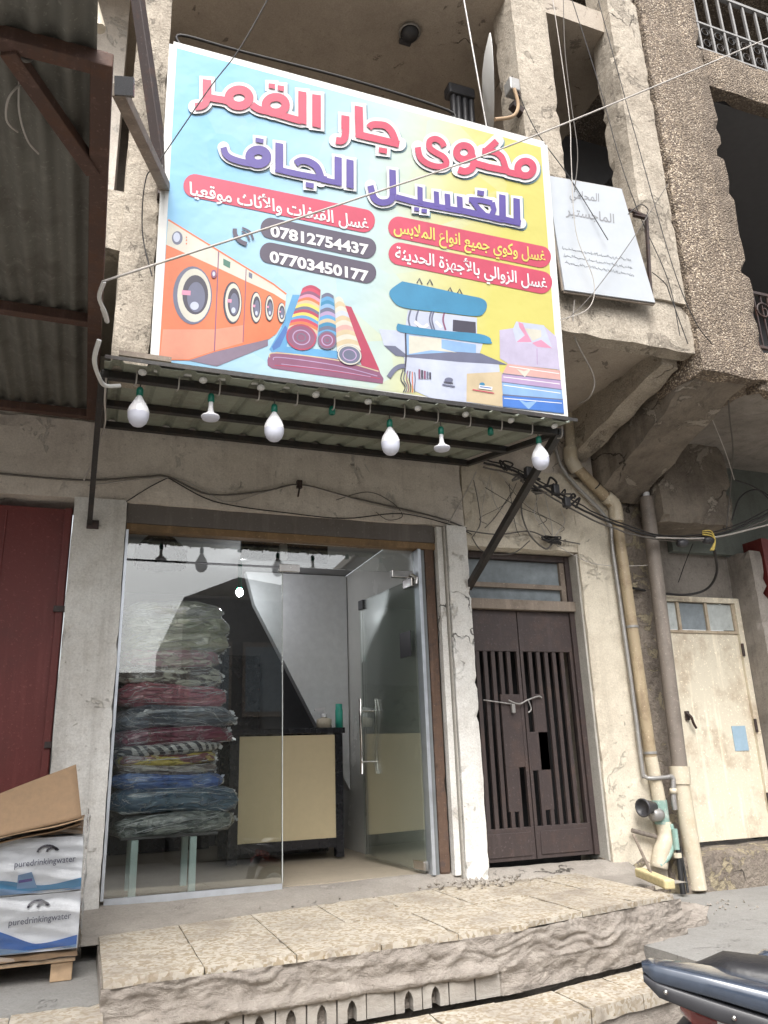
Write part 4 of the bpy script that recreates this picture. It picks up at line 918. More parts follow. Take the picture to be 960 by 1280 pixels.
BL = [  # px left, right, top, bottom, colours, label
    (138, 296, 1012, 1052, (.040, .055, .055, 1), (.17, .19, .18, 1), None, 'dark grey-green bagged blanket with a pale fringe, bottom of the pile'),
    (134, 302, 980, 1022, (.035, .075, .13, 1), (.05, .10, .15, 1), None, 'thick dark teal-blue bagged blanket near the bottom of the pile'),
    (140, 280, 962, 992, (.05, .11, .33, 1), (.10, .17, .36, 1), None, 'bright blue bagged blanket above the teal one'),
    (142, 272, 950, 972, (.25, .24, .22, 1), (.12, .10, .10, 1), None, 'dull grey bagged blanket above the bright blue one'),
    (142, 274, 938, 960, (.48, .32, .07, 1), (.14, .045, .05, 1), None, 'yellow and brown bagged blanket in the middle of the pile'),
    (142, 276, 926, 946, (.55, .55, .55, 1), (.02, .022, .03, 1), 'zig', 'black and white zigzag bagged blanket'),
    (142, 292, 906, 936, (.13, .02, .045, 1), None, None, 'burgundy bagged blanket between the zigzag and the navy ones'),
    (144, 291, 880, 914, (.05, .065, .09, 1), (.11, .13, .16, 1), None, 'navy grey bagged blanket with strong plastic creases'),
    (146, 284, 853, 888, (.24, .07, .10, 1), (.30, .11, .13, 1), None, 'dusty maroon bagged blanket in the upper half of the pile'),
    (149, 280, 830, 860, (.055, .04, .036, 1), (.46, .42, .36, 1), None, 'dark brown and cream patterned bagged blanket'),
    (152, 276, 808, 836, (.36, .22, .25, 1), (.42, .38, .34, 1), None, 'pale pink bagged blanket above the brown patterned one'),
    (153, 287, 788, 816, (.33, .34, .26, 1), (.42, .42, .36, 1), None, 'olive grey bagged blanket second from the top of the pile'),
    (154, 288, 768, 797, (.40, .41, .34, 1), (.30, .32, .25, 1), None, 'pale olive bagged blanket third from the top with a folded edge'),
    (156, 284, 754, 777, (.46, .46, .40, 1), (.36, .37, .32, 1), None, 'palest bagged blanket on top of the pile'),
]
BL[11], BL[12] = BL[11][:7]+('olive grey bagged blanket just above the pale pink one',), BL[12][:7]+('pale olive bagged blanket second from the top of the pile',)
for i, (l, r, t0, b0, c1, c2, pt, lb) in enumerate(BL):
    a, b = Y(l, b0, .12), Y(r, t0, .12)
    bm_, cr_ = bag(a.x, b.x, a.z, b.z, i+1); o = bm_.build('blanket', bagged('bagged_cloth', c1, c2, pt)); cr_.build('film_glints_and_ends', M['film'], o); tag(o, lb, 'blanket', 'bagged blankets piled in the shop window')
# counter with two bottles
ct = thing('counter', 'cream fronted counter with a black frame inside the shop', 'counter', (1.66, 1.5, .672))
MB().box(1.25, 2.10, 1.328, 1.338, .845, 1.70).build('front_panel', M['counter'], ct)
mb = MB(); mb.box(1.17, 1.248, 1.32, 1.40, .69, 1.71); mb.box(2.102, 2.17, 1.32, 1.40, .69, 1.71); mb.box(1.25, 2.10, 1.322, 1.39, .77, .843); mb.box(1.25, 2.10, 1.34, 1.36, .85, 1.7); mb.build('frame', M['blackgloss'], ct)
MB().box(1.14, 2.19, 1.30, 1.85, 1.712, 1.76).build('countertop', M['blackgloss'], ct, .005)
mb = MB(); mb.box(1.17, 2.17, 1.80, 1.85, .69, 1.71); mb.build('back_panel', M['blackgloss'], ct)
def bottle(px, py, y, h, r, m, label, pump):
    c = Y(px, py, y); c.z = 1.762; o = thing('bottle', label, 'bottle', c)
    MB().lathe([(0, 0), (r, 0), (r, h*.78), (r*.5, h*.9), (r*.35, h*.92), (r*.35, h), (0, h)], c, 16).build('bottle_body', M[m], o)
    if pump:
        mb = MB(); q = c+Vector((0, 0, h)); mb.tube([q, q+Vector((0, 0, .07))], .008, 8); mb.bar(q+Vector((.01, 0, .075)), q+Vector((-.09, 0, .06)), .02, .02); mb.lathe([(.03, 0), (.03, .03), (0, .03)], c+Vector((0, 0, h-.005)), 12); mb.build('spray_head', M['bulb'], o)
    else: MB().lathe([(r*.9, 0), (r*.9, .05), (0, .05)], c+Vector((0, 0, h*.8)), 14).build('cap', M[m], o)
bottle(405, 908, 1.45, .10, .07, 'peach_' if 'peach_' in M else 'pvc', 'pale spray bottle standing on the shop counter', True)
bottle(424, 908, 1.42, .20, .035, 'turq', 'turquoise bottle at the right end of the counter', False)
# black panel standing in for a dark reflection, bag under the ceiling, lit lamp, small lamp by the glass
a, b = Y(302, 674, .55), Y(410, 704, .55); o = MB().box(a.x, b.x, .55, .60, b.z, a.z).build('dark_reflection_panel', M['blackgloss'], None, .004); tag(o, 'flat black panel standing in for a dark reflection high in the shop glass', 'panel')
mb = MB(); a = Y(165, 705, .4); b = Y(236, 668, .4)
def hb_(u, v):
    th = u*2*pi; r = .16+.02*noise.noise(Vector((th*2, v*3, 0))); k = .35+.65*min(1, v*2.2)
    return Vector(((a.x+b.x)/2+cos(th)*r*k*1.2, .45+sin(th)*r*k, b.z-.0-(b.z-a.z)*v+.02*noise.noise(Vector((th*3, v*4, 5)))))
mb.grid(hb_, 40, 14, 0, True); o = mb.build('hanging_bag', M['blackgloss']); tag(o, 'black plastic bag hanging in the top left corner of the shop window', 'bag')
c = Vector((1.25, 1.5, 3.29)); lp = thing('ceiling_lamp', 'lit white ceiling lamp glowing inside the shop', 'lamp', c)
MB().lathe([(0, 0), (.02, 0), (.02, -.22), (.03, -.26), (0, -.262)], c, 12).build('lamp_holder', M['socket'], lp)
MB().lathe([(0, -.26), (.018, -.262), (.032, -.285), (.034, -.305), (.02, -.33), (0, -.335)], c, 16).build('lamp_globe', M['lamp'], lp)
c = Y(354, 690, .25); wl = thing('pendant_socket', 'small pale lamp holder on twisted wires behind the shop glass', 'lamp holder', c)
MB().box(c.x-.03, c.x+.03, c.y-.025, c.y+.025, c.z-.06, c.z+.06).build('holder', M['dish'], wl, .008)
mb = MB(); mb.tube(smoothline([c+Vector((0, 0, .06)), c+Vector((.03, 0, .11)), c+Vector((.06, 0, .14)), c+Vector((.02, .1, .28))]), .005, 5); mb.build('flex', M['wirel'], wl)
mb = MB(); mb.tube(smoothline([c+Vector((0, 0, .06)), c+Vector((-.03, 0, .11)), c+Vector((-.07, 0, .13)), c+Vector((-.02, .1, .28))]), .005, 5); mb.build('flex', M['wirel'], wl)
# ================================================================== PIPES AND FITTINGS BY THE DOORS
yp = -.06
dp = thing('drain_pipe', 'yellowed plastic drain pipe with a pale elbow and lower end right of the brown door', 'pipe', Y(826, 1000, yp))
MB().tube([Y(712, 505, yp+.02), Y(714, 572, yp)], .048, 14).build('upper_pipe', M['pvc'], dp)
mb = MB(); mb.tube(smoothline([Y(713, 560, yp), Y(714, 575, yp), Y(722, 588, yp)], 5), .062, 14); mb.build('elbow', M['pvc'], dp)
MB().tube([Y(716, 580, yp), Y(765, 630, yp)], .05, 14).build('sloping_pipe', M['yellowpipe'], dp)
for px, py in ((744, 608), (757, 622)):
    q = Y(px, py, yp); d_ = (Y(765, 630, yp)-Y(716, 580, yp)).normalized(); MB().tube([q, q+d_*.012], .053, 14).build('strap', M['rubber'], dp)
mb = MB(); mb.tube(smoothline([Y(757, 621, yp), Y(768, 632, yp), Y(771, 652, yp)], 5), .062, 14); mb.build('elbow', M['pvc'], dp)
MB().tube([Y(770, 645, yp), Y(814, 950, yp)], .05, 16).build('long_pipe', M['yellowpipe'], dp)
MB().tube([Y(813.5, 946, yp), Y(824, 1000, yp)], .052, 16).build('pale_lower_pipe', M['pvc'], dp)
MB().tube([Y(824, 1000, yp), Y(828, 1030, yp)], .060, 14).build('green_collar', M['greenpvc'], dp)
mb = MB(); mb.tube(smoothline([Y(829, 1028, yp), Y(832, 1048, yp-.01), Y(826, 1068, yp), Y(824, 1085, yp)]), [.062]*6+[.068]*6+[.066]*6+[.06], 14); mb.build('trap', M['pvc'], dp)
mb = MB(); mb.tube(smoothline([Y(838, 1030, yp-.05), Y(842, 1050, yp-.06), Y(836, 1070, yp-.05), Y(825, 1082, yp-.04)]), .022, 8); mb.build('green_tape', M['greenpvc'], dp)
for t_ in (.45, .965):
    q = Y(770+44*t_, 645+305*t_, yp); MB().tube([q, q+Vector((0, 0, -.02))], .056, 14).build('clamp', M['galv'], dp)
gp = thing('water_pipe', 'thin galvanised water pipe running down beside the yellowed drain pipe', 'pipe', Y(806, 970, -.05))
mb = MB(); mb.tube(smoothline([Y(693, 500, -.04), Y(700, 580, -.04), Y(758, 648, -.05), Y(766, 690, -.05), Y(790, 860, -.05), Y(803, 962, -.05), Y(806, 970, -.06), Y(814, 973, -.10), Y(838, 971, -.12)], 5), .017, 8); mb.build('pipe_run', M['galv'], gp)
mb = MB(); mb.tube(smoothline([Y(836, 971, -.12), Y(841, 974, -.12), Y(842, 1000, -.12), Y(844, 1012, -.12)]), .022, 8); mb.build('threaded_joint', M['galv'], gp)
mb = MB(); q = Y(842, 992, -.12); mb.lathe([(0, 0), (.032, 0), (.032, .04), (0, .04)], q, 6); mb.build('coupling_nut', M['pvc'], gp)
bp = thing('grey_downpipe', 'thick grey downpipe with a cream lower section in front of the beige door', 'pipe', Y(873, 1112, -.12))
MB().tube([Y(808, 622, -.08), Y(850, 962, -.10)], .063, 18).build('grey_upper_pipe', M['greypipe'], bp)
MB().tube([Y(808, 622, -.082), Y(807.6, 616, -.082)], .03, 10).build('white_end', M['bulb'], bp)
MB().tube([Y(849, 958, -.10), Y(851, 980, -.10)], .082, 18).build('socket_collar', M['pvc'], bp)
MB().tube([Y(850.5, 976, -.10), Y(873, 1112, -.12)], [.070, .066], 18).build('cream_lower_pipe', M['pvc'], bp)
bh = thing('black_hose', 'black hose hanging from a green valve between the two downpipes', 'hose', Y(855, 1115, -.16))
MB().tube(smoothline([Y(848, 1058, -.15), Y(850, 1085, -.16), Y(854, 1118, -.18)]), .022, 8).build('hose', M['rubber'], bh)
MB().tube(smoothline([Y(850, 1060, -.15), Y(856, 1090, -.17), Y(860, 1116, -.2)]), .010, 8).build('thin_hose', M['rubber'], bh)
MB().tube([Y(843, 1036, -.15), Y(846, 1062, -.15)], .024, 10).build('valve', M['greenpvc'], bh)
MB().tube([Y(846.5, 1066, -.15), Y(847.5, 1072, -.15)], .032, 10).build('ring', M['pvc'], bh)
mo = thing('water_pump', 'small dark pipe flange and motor mounted low on the wall beside the drain pipe', 'pump', Y(806, 1012, -.12))
ax_ = (Y(783, 1010, -.18)-Y(818, 1006, -.1)).normalized()
MB().lathe([(0, .0), (.035, 0), (.04, .05), (.05, .06), (.052, .11), (.07, .13), (.072, .15), (.06, .152), (.06, .13), (0, .12)], Y(818, 1008, -.1), 18, 0, ax_).build('flange', M['plasticdk'], mo)
MB().lathe([(0, 0), (.045, 0), (.05, .03), (.05, .09), (.04, .1), (0, .1)], Y(826, 1018, -.10), 14, 0, (-1, -.1, 0)).build('motor', M['galv'], mo)
MB().tube([Y(790, 1038, -.06), Y(820, 1046, -.06)], .018, 8).build('side_pipe', M['greypipe'], mo)
br = thing('scrubbing_brush', 'yellow wooden brush head on a thin handle lying on the step', 'brush', Z(820, 1103, .63))
q0, q1 = Z(800, 1094, .64), Z(838, 1110, .63)
mb = MB(); mb.bar(q0+Vector((0, 0, .02)), q1+Vector((0, 0, .02)), .075, .06); mb.build('brush_block', M['brush'], br, .012)
MB().tube([(q0+q1)/2+Vector((0, .02, .04)), Y(792, 1044, -.09)], .011, 8).build('handle', M['woodgrey'], br)
# ================================================================== CARTONS ON A PALLET
yc = -1.02
pl = thing('wooden_pallet', 'raw wooden pallet under the wrapped water cartons', 'pallet', (-.6, -.7, .5))
for x in (-1.15, -.55, -.02):
    MB().box(x-.05, x+.05, yc+.02, yc+.14, .502, .585).build('block', M['wood'], pl, .004)
    MB().box(x-.05, x+.05, -.30, -.18, .502, .585).build('block', M['wood'], pl, .004)
for y in (yc+.01, -.68, -.32): MB().box(-1.2, .04, y, y+.12, .587, .605).build('deck_board', M['wood'], pl, .003)
t = NT('carton_edges')
def carton(x0, x1, z0, z1, label):
    o = thing('carton', label, 'carton', ((x0+x1)/2, yc+.3, z0), 'white printed cartons stacked on the pallet')
    MB().rough(x0, x1, yc, yc+.62, z0, z1, .06, .003, x0*7+z0, 0, 5).build('box', M['paper'], o)
    return o
def cpx(px, py, k=0): return Y(px, py, yc-.008-.0015*k)
zc0, zc1, zc2 = .645, .905, 1.165
C1 = carton(-.47, .045, zc0, zc1-.002, 'white water carton with a big blue wave, lower one at the right of the pallet')
C2 = carton(-.47, .040, zc1, zc2, 'white water carton with a pale blue band, upper one at the right of the pallet')
C3 = carton(-1.02, -.475, zc0, zc1-.002, 'white water carton at the lower left of the pallet')
C4 = carton(-1.02, -.475, zc1, zc2, 'white water carton at the upper left of the pallet')
def printed(parent, z0, z1, big, x0=-.47, x1=.04):
    H = z1-z0; W_ = x1-x0
    q = lambda u, v, k=0: Vector((x0+u*W_, yc-.0085-.0012*k, z0+v*H))
    mb = MB(); n = 30; top = [(i/n, (.10+.55*max(0, .62-i/n)*(1 if big else .2)+.10*sin(i/n*7)*.5+.10) ) for i in range(n+1)]
    for i in range(n): mb.quad(q(top[i][0], .06), q(top[i+1][0], .06), q(top[i+1][0], top[i+1][1]), q(top[i][0], top[i][1]))
    mb.build('wave_print', I['sky'] if not big else I['blue'], parent)
    mb = MB()
    for i in range(n): mb.quad(q(i/n, .03, 1), q((i+1)/n, .03, 1), q((i+1)/n, .10+.07*sin(i/n*5+1.2), 1), q(i/n, .10+.07*sin((i)/n*5+1), 1))
    mb.build('pale_wave_print', I['lblue'], parent)
    mb = MB(); cx, cy = (.62, .78) if big else (.66, .74)
    for k, (rx, ry) in enumerate(((.085, .11), (.05, .07))):
        pts = [q(cx+rx*cos(a)+.05*k, cy+ry*sin(a), 2) for a in [pi*.05+i*pi*.95/9 for i in range(10)]]
        for i in range(9): mb.bar(pts[i], pts[i+1], .0015, .011, 0, (0, 0, 1))
    mb.build('drop_emblem', I['dark'] if True else None, parent)
    mb = MB(); lay_text(mb, 'puredrinkingwater', q(.38, .50, 2), q(.93, .53, 2), q(.38, .66, 2)-q(.38, .50, 2), (0, -1, 0), 0, .0); mb.build('lettering', I['slate'], parent)
    if not big:
        mb = MB(); mb.quad(q(.42, .12, 2), q(.60, .12, 2), q(.54, .40, 2), q(.42, .36, 2)); mb.build('label_patch', I['lblue'], parent)
        mb = MB(); mb.quad(q(.43, .22, 3), q(.55, .24, 3), q(.55, .29, 3), q(.43, .27, 3)); mb.build('label_line', I['purple'], parent)
printed(C1, zc0, zc1, True); printed(C2, zc1, zc2, False); printed(C3, zc0, zc1, True, -1.02, -.475); printed(C4, zc1, zc2, False, -1.02, -.475)
wr = MB()
def wrap(u, v):
    s_ = u*3.0
    if s_ < 1.15: x, y = -1.09+s_, yc-.022
    elif s_ < 1.9: x, y = .06, yc-.022+(s_-1.15)
    else: x, y = .06-(s_-1.9), yc+.728
    z = .60+v*.66; nz = noise.fractal(Vector((x*3, y*3, z*14+x*3)), 1, 2, 4)
    return Vector((x+nz*.008, y-nz*.010, z))
wr.grid(wrap, 110, 60, 0, True); o = wr.build('stretch_wrap', M['wrap']); tag(o, 'clear stretch wrap around the stacked white water cartons', 'plastic wrap')
sk = MB().rough(-1.06, .05, yc-.01, yc+.66, .612, .640, .08, .006, 3).build('card_sheet', M['card']); tag(sk, 'flat cardboard sheet between the pallet and the water cartons', 'cardboard')
# open cardboard box on top
cb = thing('cardboard_box', 'open brown cardboard box with a raised flap on top of the wrapped cartons', 'box', (-.5, -.7, 1.18))
fa, fb, fc, fd_ = Y(-60, 1060, yc-.1), Y(102, 1022, yc-.1), Y(95, 955, yc-.02), Y(-60, 1015, yc-.02)
def sheetp(name, p, th, m):
    mb = MB(); nrm = (Vector(p[1])-Vector(p[0])).cross(Vector(p[2])-Vector(p[1])).normalized()
    n = 14
    def f(u, v):
        q = Vector(p[0]).lerp(Vector(p[1]), u).lerp(Vector(p[3]).lerp(Vector(p[2]), u), v); return q+nrm*(.010*noise.noise(q*5))
    mb.grid(f, n, n, 0, True); o = mb.build(name, M[m], cb); md = o.modifiers.new('solid', 'SOLIDIFY'); md.thickness = th; return o
sheetp('raised_flap', [fa, fb, fc, fd_], .005, 'card')
sheetp('front_flap', [Y(-60, 1062, yc-.1), Y(104, 1024, yc-.1), Y(106, 1019, yc+.12), Y(-60, 1055, yc+.12)], .006, 'cardin')
sheetp('under_flap', [Y(-60, 1070, yc-.05), Y(100, 1030, yc-.07), Y(104, 1021, yc+.2), Y(-60, 1060, yc+.2)], .006, 'card')
mb = MB(); mb.rough(-1.0, .03, yc+.03, yc+.55, 1.168, 1.235, .08, .004, 5); mb.build('box_body', M['card'], cb)
# ================================================================== DISH, SOFFIT LAMP, BLACK MANIFOLD ON THE LOGGIA
ds = thing('satellite_dish', 'white satellite dish seen edge-on beside the loggia pillar', 'satellite dish', Y(640, 150, U+.1))
dc = Y(613, 108, U+.05); rv_ = (dc-CAM).normalized(); dn = (_r+_u*.10-rv_*.10).normalized()
MB().lathe([(0, .065), (.12, .058), (.24, .036), (.36, 0), (.365, -.004), (.24, .022), (.12, .044), (0, .05)], dc, 40, 0, -dn).build('reflector', M['dish'], ds)
h = dc+dn*.16+Vector((0, -.02, -.06)); mb = MB(); mb.box(h.x-.05, h.x+.04, h.y-.05, h.y+.05, h.z-.06, h.z+.06); mb.build('motor_box', M['galv'], ds, .01)
MB().tube(smoothline([h+Vector((-.02, -.05, -.06)), h+Vector((0, -.05, -.22)), h+Vector((-.06, -.05, -.34)), h+Vector((-.22, -.05, -.42))]), .014, 7).build('cable_loop', M['wood'], ds)
mb = MB(); mb.bar(h+Vector((0, .04, -.12)), h+Vector((.28, .1, -.22)), .06, .06); mb.bar(h+Vector((.04, .04, .0)), h+Vector((.2, .1, -.02)), .05, .05); mb.build('wall_arm', M['browndark'], ds)
MB().tube([Y(578, -10, U+.05), Y(612, 180, U+.02)], .008, 6).build('pole', M['galv'], ds)
c = Z(512, 38, 7.545); sl_ = thing('soffit_lamp', 'broken dark lamp fitting on the loggia ceiling', 'lamp', c)
MB().lathe([(0, 0), (.07, 0), (.08, -.03), (.06, -.08), (0, -.085)], c, 16).build('lamp_base', M['plasticdk'], sl_)
MB().lathe([(.085, -.02), (.095, -.02), (.095, -.035), (.085, -.035)], c, 20).build('rim', M['galv'], sl_)
MB().box(c.x-.06, c.x+.05, c.y+.06, c.y+.12, c.z-.05, c.z).build('clip', M['plasticdk'], sl_, .01)
mn = thing('pipe_manifold', 'cluster of black pipes under a black cap behind the top edge of the banner', 'pipes', Y(580, 150, .2))
ym = Z(575, 112, 7.2).y; a, b = Y(558, 106, ym), Y(592, 128, ym); MB().box(a.x, b.x, ym-.05, ym+.07, b.z, a.z).build('cap', M['plasticdk'], mn, .02)
for px in (566, 572, 580, 588): MB().tube([Y(px, 118, ym), Y(px+3, 175, ym)], .03, 8).build('pipe', M['plasticdk'], mn)
# ================================================================== CABLES
def cable(pts, label, r=.004, m='wireg', group=None, n=6, name='cable', jit=0.):
    P_ = [Y(*p) if len(p) == 3 else Vector(p[:3]) for p in pts]
    q = smoothline(P_, n)
    if jit: q = [v+noise.noise_vector(v*9+Vector((jit, 0, 0)))*.012 for v in q]
    o = MB().tube(q, r, 6).build(name, M[m]); return tag(o, label, 'cable', group)
W1 = 'thin cables tacked along the wall above the shop window'
cable([(-40, 588, -.03), (100, 600, -.03), (180, 596, -.03), (210, 596, -.03), (262, 618, -.03), (330, 614, -.03), (375, 606, -.03), (440, 622, -.03), (540, 645, -.03), (583, 660, -.05)], 'thicker grey cable dipping along the wall above the shop window', .007)
cable([(110, 607, -.03), (210, 597, -.03), (252, 612, -.03), (285, 628, -.03), (330, 616, -.03), (378, 607, -.03), (470, 632, -.03), (560, 652, -.04)], 'thin pale cable following the grey one above the shop window', .0045, 'wirel', W1)
cable([(158, 627, -.03), (185, 610, -.03), (210, 597, -.03)], 'short black cable rising from the window corner to a wall tack', .004, 'wired', W1)
cable([(210, 597, -.03), (255, 622, -.03), (292, 632, -.03), (350, 640, -.03), (430, 648, -.03), (500, 642, -.03), (560, 655, -.04), (590, 668, -.05)], 'thin dark cable hanging lowest above the shop window', .0045, 'wired', W1)
cable([(420, 625, -.03), (460, 615, -.03), (490, 628, -.03), (503, 645, -.03), (485, 650, -.03), (470, 640, -.03)], 'small loose loop of cable above the right end of the shop window', .0035, 'wireg', W1)
MB_ = MB(); c = Y(374, 607, -.03); MB_.box(c.x-.02, c.x+.02, -.05, -.013, c.z-.02, c.z+.04); MB_.tube([c+Vector((0, -.02, -.01)), c+Vector((-.015, -.02, -.10))], .007, 6); tag(MB_.build('cable_clip', M['browndark']), 'dark cable clip with a hanging nail above the shop window', 'clip')
W2 = 'black service cables sagging past the doors'
for i, (o1, rr_) in enumerate(((0, .010), (6, .008), (-5, .0065))):
    cable([(604, 578+o1, -.10), (650, 592+o1*.8, -.16), (700, 622+o1, -.2), (760, 652+o1, -.22), (830, 672+o1*.5, -.25), (900, 667+o1*.8, -.3), (965, 640+o1, -.4), (1040, 600+o1, -.5)], ['thick black service cable sagging from the canopy past the downpipes', 'middle black service cable bundled just under the thick one', 'thinnest black service cable on top of the sagging bundle'][i], rr_, 'wired' if i != 1 else 'wireg', W2, 6, 'service_cable', 3+i)
cable([(820, 672, -.28), (890, 672, -.3), (965, 655, -.4), (1040, 640, -.5)], 'pale grey cable running off to the right below the black bundle', .008, 'wirel', None, 6, 'service_cable')
k = thing('cable_knot', 'tangled dark knot of cables and clamps under the corner bulb', 'cable knot', Y(690, 605, -.16))
rr = random.Random(4)
for i in range(9):
    c = Vector(Y(636+i*10+rr.uniform(-4, 4), 586+i*5+rr.uniform(-6, 6), -.17)); pts = [c+Vector((rr.uniform(-.09, .09), rr.uniform(-.03, .03), rr.uniform(-.07, .07))) for _ in range(6)]
    MB().tube(smoothline(pts), .007+.004*rr.random(), 6).build('wire_loop', M[['wired', 'wireg', 'wired'][i % 3]], k)
for px, py in ((694, 612), (708, 628), (660, 590)):
    c = Y(px, py, -.2); mb = MB(); mb.box(c.x-.03, c.x+.03, c.y-.03, c.y+.03, c.z-.045, c.z+.045); mb.build('clamp', M['plasticdk'], k, .012)
k = thing('cable_joint', 'yellow taped joint and black clamps on the sagging cables before the recess', 'cable joint', Y(880, 665, -.3))
for px, py in ((853, 679), (885, 675)):
    c = Y(px, py, -.29); mb = MB(); mb.lathe([(0, -.05), (.03, -.045), (.04, 0), (.03, .045), (0, .05)], c, 12, 0, (1, 0, .1)); mb.build('clamp', M['plasticdk'], k)
for j in range(3): MB().tube(smoothline([Y(878, 664+j*2, -.31), Y(889, 664+j*3, -.33), Y(894, 676, -.33), Y(892-j*2, 688, -.32)]), .006, 6).build('yellow_wire', M['wirey'], k)
W3 = 'thin loose wires looping on the entrance wall'
cable([(668, 592, -.15), (655, 615, -.06), (652, 640, -.05), (662, 668, -.05), (682, 686, -.05), (692, 676, -.04)], 'thick dark loop of wire hanging above the brown door', .008, 'wireg', W3)
cable([(676, 612, -.15), (668, 640, -.06), (678, 660, -.05), (684, 674, -.05)], 'thin wire dropping to the tangle over the transom, left one', .004, 'wirel', W3)
cable([(680, 615, -.15), (686, 640, -.06), (690, 660, -.05), (690, 674, -.05)], 'thin wire dropping to the tangle over the transom, middle one', .004, 'wirel', W3)
cable([(700, 635, -.15), (706, 652, -.06), (698, 664, -.05), (692, 674, -.05)], 'thin wire dropping to the tangle over the transom, right one', .004, 'wirel', W3)
cable([(640, 615, -.05), (620, 645, -.04), (606, 660, -.04)], 'slanting thin wire left of the black strut on the entrance wall', .004, 'wireg', W3)
cable([(595, 590, -.05), (580, 620, -.04), (560, 655, -.04)], 'slanting thin wire from the canopy corner to the wall tacks', .004, 'wirel', W3)
cable([(592, 600, -.05), (598, 630, -.04), (600, 655, -.04), (590, 672, -.04)], 'upright thin wire below the canopy corner', .004, 'wireg', W3)
cable([(565, 660, -.04), (620, 668, -.04), (660, 664, -.04), (685, 672, -.04), (725, 680, -.03)], 'grey wire lying along the head of the transom window', .006, 'wireg', W3)
cable([(590, 672, -.06), (605, 690, -.07), (640, 692, -.07), (662, 676, -.06)], 'dark wire drooping in front of the transom pane', .005, 'wireg', W3)
cable([(690, 678, -.03), (740, 704, -.03), (800, 707, -.06), (812, 700, -.05), (813, 660, -.03)], 'thin pale wire crossing the pipes at transom height', .0035, 'wirel', W3)
tg = thing('wire_tangle', 'dark tangle of wire ends over the transom window', 'wire tangle', Y(690, 676, -.05))
for i in range(7):
    c = Y(690, 676, -.05); MB().tube(smoothline([c+Vector((rr.uniform(-.10, .10), rr.uniform(-.03, 0), rr.uniform(-.03, .04))) for _ in range(4)]), .007, 5).build('wire_end', M['wired'], tg)
# long wires through the air
cable([(128, 352, -2.4), (205, 327, -2.35), (465, 242, -2.2), (665, 171, -2.1), (960, 48, -2.0), (1060, 2, -2.0)], 'long pale wire stretched across the front of the banner', .0055, 'wirel', None, 8, 'overhead_wire')
cable([(345, -20, -2.0), (300, 60, -1.9), (262, 110, -1.85), (200, 200, -1.75), (182, 225, -1.7), (178, 290, -1.6), (190, 345, -1.6)], 'dark thin wire slanting over the top left of the banner', .004, 'wired', None, 8, 'overhead_wire')
cable([(226, 58, -1.42), (226, 44, -1.42), (300, 64, -1.42), (440, 100, -1.42), (560, 138, -1.42), (563, 152, -1.42)], 'black cable strung along the top of the banner', .010, 'wired', None, 6, 'cable')
W4 = 'thin wires dangling in front of the right loggia pillars'
cable([(688, -20, -1.6), (700, 60, -1.6), (712, 150, -1.6), (714, 200, -1.62), (720, 290, -1.62), (742, 350, -1.62), (736, 385, -1.6), (700, 400, -1.58)], 'pale wire dangling across the old white board', .0035, 'wirel', W4)
cable([(704, -20, -1.6), (706, 60, -1.6), (714, 130, -1.6), (722, 190, -1.6), (718, 240, -1.6)], 'wavy grey wire hanging in the opening beside the middle pillar', .0035, 'wireg', W4)
cable([(640, 95, -1.52), (668, 160, -1.52), (712, 222, -1.55), (760, 300, -1.6)], 'dark wire crossing the middle pillar diagonally', .004, 'wired', W4)
cable([(712, -10, -1.5), (750, 110, -1.5), (775, 200, -1.5), (800, 270, -1.5), (835, 350, -1.5), (850, 420, -1.5)], 'dark wire running down the inner side of the right pillar', .004, 'wired', W4)
cable([(745, -10, -1.52), (800, 190, -1.52), (840, 330, -1.55), (868, 400, -1.55), (890, 430, -1.53)], 'dark wire slanting down over the right pillar and pebble-dash', .004, 'wired', W4)
cable([(835, 230, -1.55), (790, 300, -1.6), (740, 368, -1.6), (708, 400, -1.58)], 'grey wire crossing the old white board from lower left to upper right', .003, 'wireg', W4)
cable([(718, 375, -1.5), (718, 420, -1.4), (742, 470, -1.2), (738, 495, -1.1), (722, 505, -.9)], 'pale wire curling under the fascia beside the banner', .005, 'wirel', W4)
cable([(785, 268, -1.55), (800, 256, -1.56), (810, 262, -1.55), (806, 275, -1.55)], 'small loop of wire at the upper bracket of the old board', .004, 'wired', W4)
cable([(815, 340, -1.55), (832, 355, -1.56), (838, 370, -1.55), (860, 430, -1.53)], 'short dark wire at the lower right of the old board', .004, 'wired', W4)
rw = random.Random(11)
for i in range(8):
    a_ = (600+rw.random()*70, 585+rw.random()*30); b_ = (590+rw.random()*120, 655+rw.random()*22)
    cable([(a_[0], a_[1], -.10), ((a_[0]*.6+b_[0]*.4)+rw.uniform(-14, 14), a_[1]*.5+b_[1]*.5, -.06), (b_[0]+rw.uniform(-10, 10), b_[1]-8, -.05), (b_[0], b_[1], -.04)], 'thin stray wire among the loops on the entrance wall', .0028, ['wireg', 'wirel', 'wired'][i % 3], 'stray wires on the entrance wall')
W5 = 'wires hanging before the greenish recess'
cable([(908, 470, -1.3), (912, 520, -1.0), (916, 560, -.6), (914, 600, -.4), (908, 660, -.3)], 'long wire hanging from the pebble-dashed parapet into the recess', .006, 'wireg', W5)
cable([(880, 500, -1.0), (905, 560, -.7), (918, 600, -.4)], 'thin slanting wire before the dark bracket and recess', .004, 'wirel', W5)
cable([(918, 600, -.4), (945, 610, -.35), (965, 628, -.35)], 'black wire reaching right from the hanging wire', .007, 'wired', W5)
cable([(915, 650, -.3), (925, 622, -.3), (945, 612, -.3), (965, 622, -.3)], 'black wire arching over the sagging bundle at the right edge', .007, 'wired', W5)
